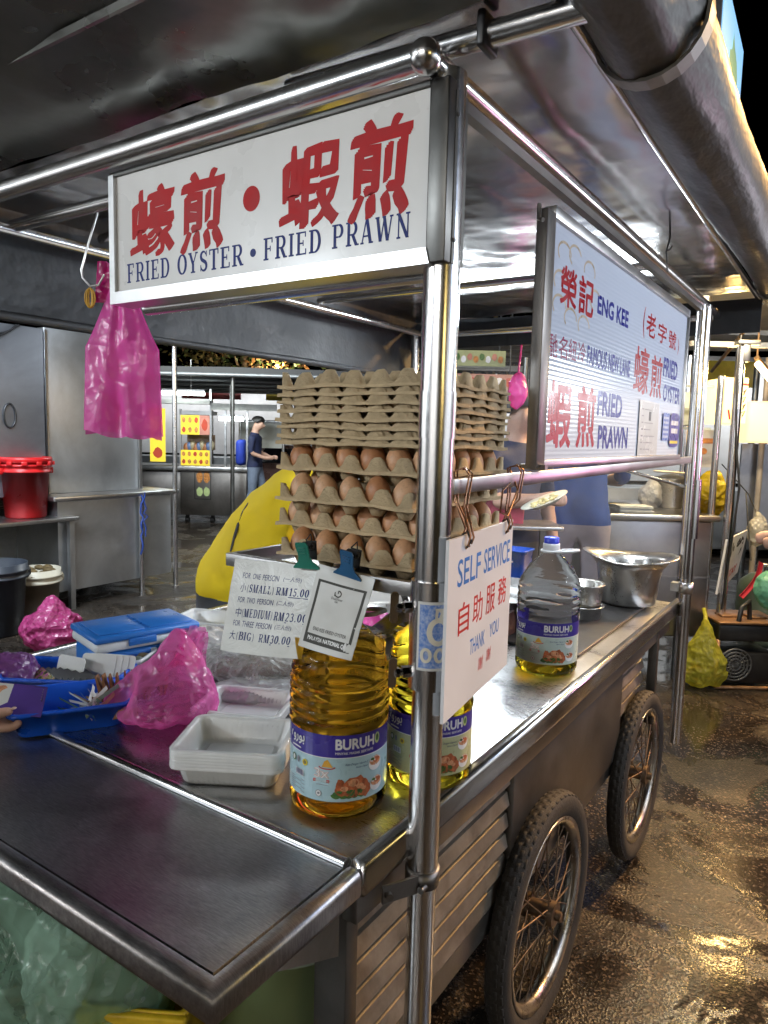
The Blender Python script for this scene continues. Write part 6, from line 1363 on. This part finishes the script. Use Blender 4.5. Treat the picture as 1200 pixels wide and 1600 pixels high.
# its canopy: pale sheets and beams
cn = at2('market_canopy', 'pale cloth canopy with steel beams over the right hand stalls', 'canopy', 1120, 0, 0)
b = MB(); b.grid(lambda u, v: (-.9 + 3.6 * u, .3 + 2.6 * v, gz(470, .5) - .05 * v + .03 * noise.noise(V((u * 6, v * 5, 3)))), 24, 16); b.build('canopy_sheet', mat('pale canopy cloth', (.5, .48, .43), .7, 0, .15, 4), cn)
for yy, z in ((.1, 538), (.6, 520), (1.4, 560)):
    b = MB(); b.bx(-.7, 2.4, yy, yy + .04, gz(z, yy) - .03, gz(z, yy)); b.build('beam', STEEL_D, cn)
b = MB(); b.tube([(.05, -.1, gz(515)), (.3, .9, gz(560))], .012, None, 6); b.tube([(-.3, .1, gz(535)), (-.25, 1.4, gz(500))], .012, None, 6); b.build('brace', RUST, cn)
for x in (-.7, 1.5): b = MB(); b.tube([(x, 2.6, 0), (x, 2.6, gz(470) - .1)], .03, None, 8); b.build('post', STEEL_D, cn)
# menu strips and pink bags seen between post and side sign
mn = thing('menu_strip', 'row of faded green picture menus hung high behind the egg trays', 'menu', V((-2.27, 4.61, 2.11)), AZ)
b = MB(); b.bx(-.25, .25, 0, .02, -.065, .065); b.build('board', mat('faded menu board', (.35, .38, .2), .5), mn)
d = Decal(lambda x, y, k: (x, -.001 - .0005 * k, y))
for k in range(9): d.disc(-.21 + .052 * k, -.01 + .02 * (k % 2), .022, .03, (MYO, GRN, MATS['white print'], MYP)[k % 4], 12, .3, k)
d.build('pictures', mn)
for x_ in (-.2, .2): b = MB(); b.tube([(x_, .01, .065), (x_, .01, .4)], .005, None, 5); b.build('hanger', BLACK, mn)
mn = thing('menu_strip', 'row of faded pink picture menus lower down behind the egg trays', 'menu', V((-1.95, 4.0, 1.86)), AZ)
b = MB(); b.bx(-.3, .3, 0, .02, -.05, .06); b.build('board', mat('faded pink menu', (.4, .2, .16), .5), mn)
d = Decal(lambda x, y, k: (x, -.001 - .0005 * k, y))
for k in range(8): d.disc(-.25 + .07 * k, .0, .03, .035, (MYO, MYP, MATS['white print'], MYR)[k % 4], 12, .3, k)
d.build('pictures', mn)
for x_ in (-.25, .25): b = MB(); b.tube([(x_, .01, .06), (x_, .01, .6)], .005, None, 5); b.build('hanger', BLACK, mn)
pb = thing('carrier_bag', 'pink plastic bag hanging in the smoke behind the side sign edge', 'plastic bag', V((-.81, 2.14, 1.66))); o = crumple((.035, .03, .075), 111, .008, 18, 4).build('bag_body', PINK, pb); b = MB(); b.tube([(0, 0, .06), (.01, 0, .2), (0, 0, .255)], .005, None, 5); b.build('bag_handle', PINK, pb)
px_ = thing('plastic_crate', 'rose pink plastic crate behind the wire hung sign', 'crate', V((-1.0, 2.46, 1.021)), AZ); open_tray(.2, .15, .12, .01, .01).build('crate_body', mat('rose pink plastic', (.5, .08, .12), .4), px_)
tr_ = thing('work_table', 'plain steel work table with a back shelf behind the cart in the smoke', 'table', V((-.98, 2.28, 0)), AZ)
b = MB(); b.bx(-.5, .36, -.35, .12, .772, .80, None, .005); b.build('table_top', ALU, tr_)
b = MB(); b.bx(-.5, .36, .0, .3, 1.0, 1.02, None, .004); b.build('shelf', ALU, tr_)
for sx in (-.46, .32):
    for yy, z1 in ((-.33, .772), (.28, 1.0)): b = MB(); b.bx(sx - .015, sx + .015, yy - .015, yy + .015, 0, z1); b.build('leg', STEEL_D, tr_)
# lit sign high at the right
hs = thing('light_box_sign', 'lit picture sign box seen edge on above the rolled awning', 'sign', V((-.28, 3.70, 3.42)), R(33.9 + 58))
b = MB(); b.box((0, .06, -.05), (.9, .1, .95), None, None, .006); b.build('sign_case', mat('grey sign case', (.12, .12, .12), .5), hs)
b = MB(); b.bx(-.43, .43, .003, .008, -.5, .4); b.build('lit_face', emis('lit sky blue sign', (.3, .62, .95), .75), hs)
d = Decal(lambda x, y, k: (x, .002 - .0006 * k, y))
d.disc(.05, -.02, .2, .3, emis('lit green picture', (.25, .5, .3), .5), 20, .3, 3); d.disc(-.25, -.2, .18, .3, emis('lit white picture', (.75, .75, .85), .7), 20, .2, 4); d.disc(-.3, -.33, .11, .2, emis('lit orange picture', (.8, .25, .1), .6), 20, .2, 6); d.build('lit_picture', hs)
b = MB(); b.tube([(0, .06, -.5), (0, .06, -3.42)], .04, None, 10); b.build('pole', STEEL_D, hs)

# ================================================================== the opposite rows of stalls (unseen, put in to light and streak the steel)
def row_stall(loc, rz, wid, label, cols, watts=85):
    t = thing('food_stall', label, 'stall', loc, rz)
    b = MB(); b.grid(lambda u, v: ((u - .5) * wid, .9 + .04 * noise.noise(V((u * 9, v * 4, loc[0]))), .9 + 1.7 * v), 20, 10); b.build('canvas_wall', mat('pale stall canvas', (.6, .6, .6), .8, 0, .12, 3), t)
    b = MB(); b.prism([(-.9, 2.62), (1.0, 2.75), (1.0, 2.8), (-.9, 2.67)], 'x', -wid / 2, wid / 2); b.build('canopy_sheet', MATS['pale canopy cloth'], t)
    b = MB(); b.bx(-wid / 2 + .1, wid / 2 - .1, 0, .7, .1, .86, None, .01); b.build('counter', STEEL_S, t)
    for k, c in enumerate(cols):
        x = -wid / 2 + wid * (k + .5) / len(cols); b = MB(); b.box((x, -.2, 2.3), (wid / len(cols) * .7, .05, .34), None, None, .004); b.build('sign_panel', c, t)
    for x in (-wid / 2 + .05, 0, wid / 2 - .05): b = MB(); b.tube([(x, -.15, 0), (x, -.15, 2.6)], .03, None, 10); b.build('post', STEEL_T, t)
    o = lamp('tube_light_row', (0, 0, 0), (0, 1, 0), wid * .7, .08, watts, (.95, .98, 1)); M = Matrix.Translation(loc) @ Matrix.Rotation(rz, 4, 'Z'); o.location = M @ V((0, .1, 2.45)); o.rotation_euler = ((M @ V((0, .75, 1.2))) - o.location).to_track_quat('-Z', 'Y').to_euler()
row_stall((.6, -4.6, 0), R(180), 4.6, 'unseen brightly lit stall row opposite with pale canvas and coloured sign panels', (mat('yellow sign panel', (.6, .45, .05), .4), mat('white sign panel', (.7, .7, .7), .4), mat('red sign panel', (.5, .05, .05), .4), mat('blue sign panel', (.08, .2, .6), .4)))
row_stall((4.2, .9, 0), R(-90), 4.2, 'unseen lit stall row across the lane with pale canvas and pink and white panels', (mat('white sign panel', (.7, .7, .7), .4), mat('pink sign panel', (.6, .2, .35), .4), mat('blue sign panel', (.08, .2, .6), .4), mat('yellow sign panel', (.6, .45, .05), .4)))
row_stall((-4.4, -2.6, 0), R(130), 3.6, 'unseen lit stall row on the left lane with pale canvas and white panels', (mat('white sign panel', (.7, .7, .7), .4), mat('blue sign panel', (.08, .2, .6), .4)))

row_stall((-.6, 9.2, 0), AZ, 4.4, 'distant lit stall row seen between the corner post and the side sign', (mat('white sign panel', (.7, .7, .7), .4), mat('yellow sign panel', (.6, .45, .05), .4), mat('red sign panel', (.5, .05, .05), .4), mat('white sign panel', (.7, .7, .7), .4)), 34)
row_stall((2.6, 8.6, 0), R(20), 4.0, 'distant lit stall row at the right edge past the generator', (mat('red sign panel', (.5, .05, .05), .4), mat('yellow sign panel', (.6, .45, .05), .4), mat('blue sign panel', (.08, .2, .6), .4)), 34)
row_stall((-5.2, 11.2, 0), AZ, 5.0, 'distant lit stall row behind the egg tray stack', (mat('yellow sign panel', (.6, .45, .05), .4), mat('white sign panel', (.7, .7, .7), .4), mat('pink sign panel', (.6, .2, .35), .4), mat('blue sign panel', (.08, .2, .6), .4)), 34)
row_stall((-11.5, 10.2, 0), AZ, 5.5, 'distant lit stall row behind the yellow picture menus', (mat('white sign panel', (.7, .7, .7), .4), mat('red sign panel', (.5, .05, .05), .4), mat('yellow sign panel', (.6, .45, .05), .4)), 34)
# ================================================================== smoke from the wok
def smoke_mat():
    m = D.materials.new('wok smoke'); m.use_nodes = True; n = m.node_tree; n.nodes.clear(); o = n.nodes.new('ShaderNodeOutputMaterial'); v = n.nodes.new('ShaderNodeVolumePrincipled')
    v.inputs['Color'].default_value = (.6, .75, 1, 1); t = _noise(n, 2.6, 3, .55, None, .8); r = _ramp(n, t.outputs['Fac'], [(.40, 0), (.75, .24)]); n.links.new(r.outputs[0], v.inputs['Density']); v.inputs['Anisotropy'].default_value = .2
    n.links.new(v.outputs[0], o.inputs['Volume']); return m
b = MB(); b.sphere((-.75, 2.35, 1.3), (.62, .62, .72), None, 24, 14); sk = b.build('smoke', smoke_mat()); sk['kind'] = 'stuff'

ww = thing('wire_scrap', 'short twisted black wire hanging from the steel ceiling above the side sign', 'wire', (.06, 1.02, 1.97))
b = MB(); b.tube([(.0, 0, .03), (.004, .0, -.02), (-.004, .004, -.05), (.012, -.03, -.055), (.02, -.045, -.052)], .0022, None, 5); b.tube([(-.004, .004, -.05), (.0, .01, -.10)], .002, None, 5); b.build('wire', BLACK, ww)
for k, (x, y, rz, c, nm) in enumerate(((.55, 1.55, 20, (.5, .48, .42), 'pale scrap of paper on the asphalt right of the near wheel'), (.32, 2.6, 70, (.3, .12, .05), 'brown leaf scrap on the asphalt beyond the far wheel'))):
    t = thing('litter', nm, 'litter', (x, y, .014), R(rz)); b = MB(); b.grid(lambda u, v: ((u - .5) * .035, (v - .5) * .022, .004 * math.sin(u * 5 + v * 3)), 6, 6); b.build('scrap', mat('litter %d' % k, c, .7), t)

for k, (x, y, z, cc, nm) in enumerate(((.35, 5.5, .004, (.4, .05, .05), 'red plastic crate at the bottom of the stack past the generator'), (.36, 5.5, .27, (.05, .15, .4), 'blue plastic crate in the middle of the stack past the generator'), (.34, 5.52, .54, (.5, .4, .08), 'yellow plastic crate on top of the stack past the generator'))):
    t = thing('plastic_crate', nm, 'crate', (x, y, z), R(30 + 4 * k), 'stacked crates past the generator'); open_tray(.5, .36, .26, .02, .02).build('crate_body', mat('crate colour %d' % k, cc, .5, 0, .2, 10), t)
t = thing('gas_bottle', 'grey green gas bottle standing behind the generator', 'gas bottle', (-.02, 4.75, 0)); b = MB(); b.lathe([(.0001, .02), (.12, .02), (.15, .06), (.155, .12), (.155, .42), (.14, .48), (.08, .53), (.04, .545), (.0001, .545)], None, 32); b.build('bottle_body', mat('grey green enamel', (.12, .17, .14), .4, .2, .2, 10), t)
b = MB(); b.lathe([(.09, .0), (.13, .0), (.13, .03), (.09, .03), (.09, .0)], None, 28); b.build('foot_ring', STEEL_D, t); b = MB(); b.tube([(0, 0, .54), (0, 0, .6)], .018, None, 10); b.tube([(-.03, 0, .6), (.03, 0, .6)], .015, None, 8); b.build('valve', ALU, t)
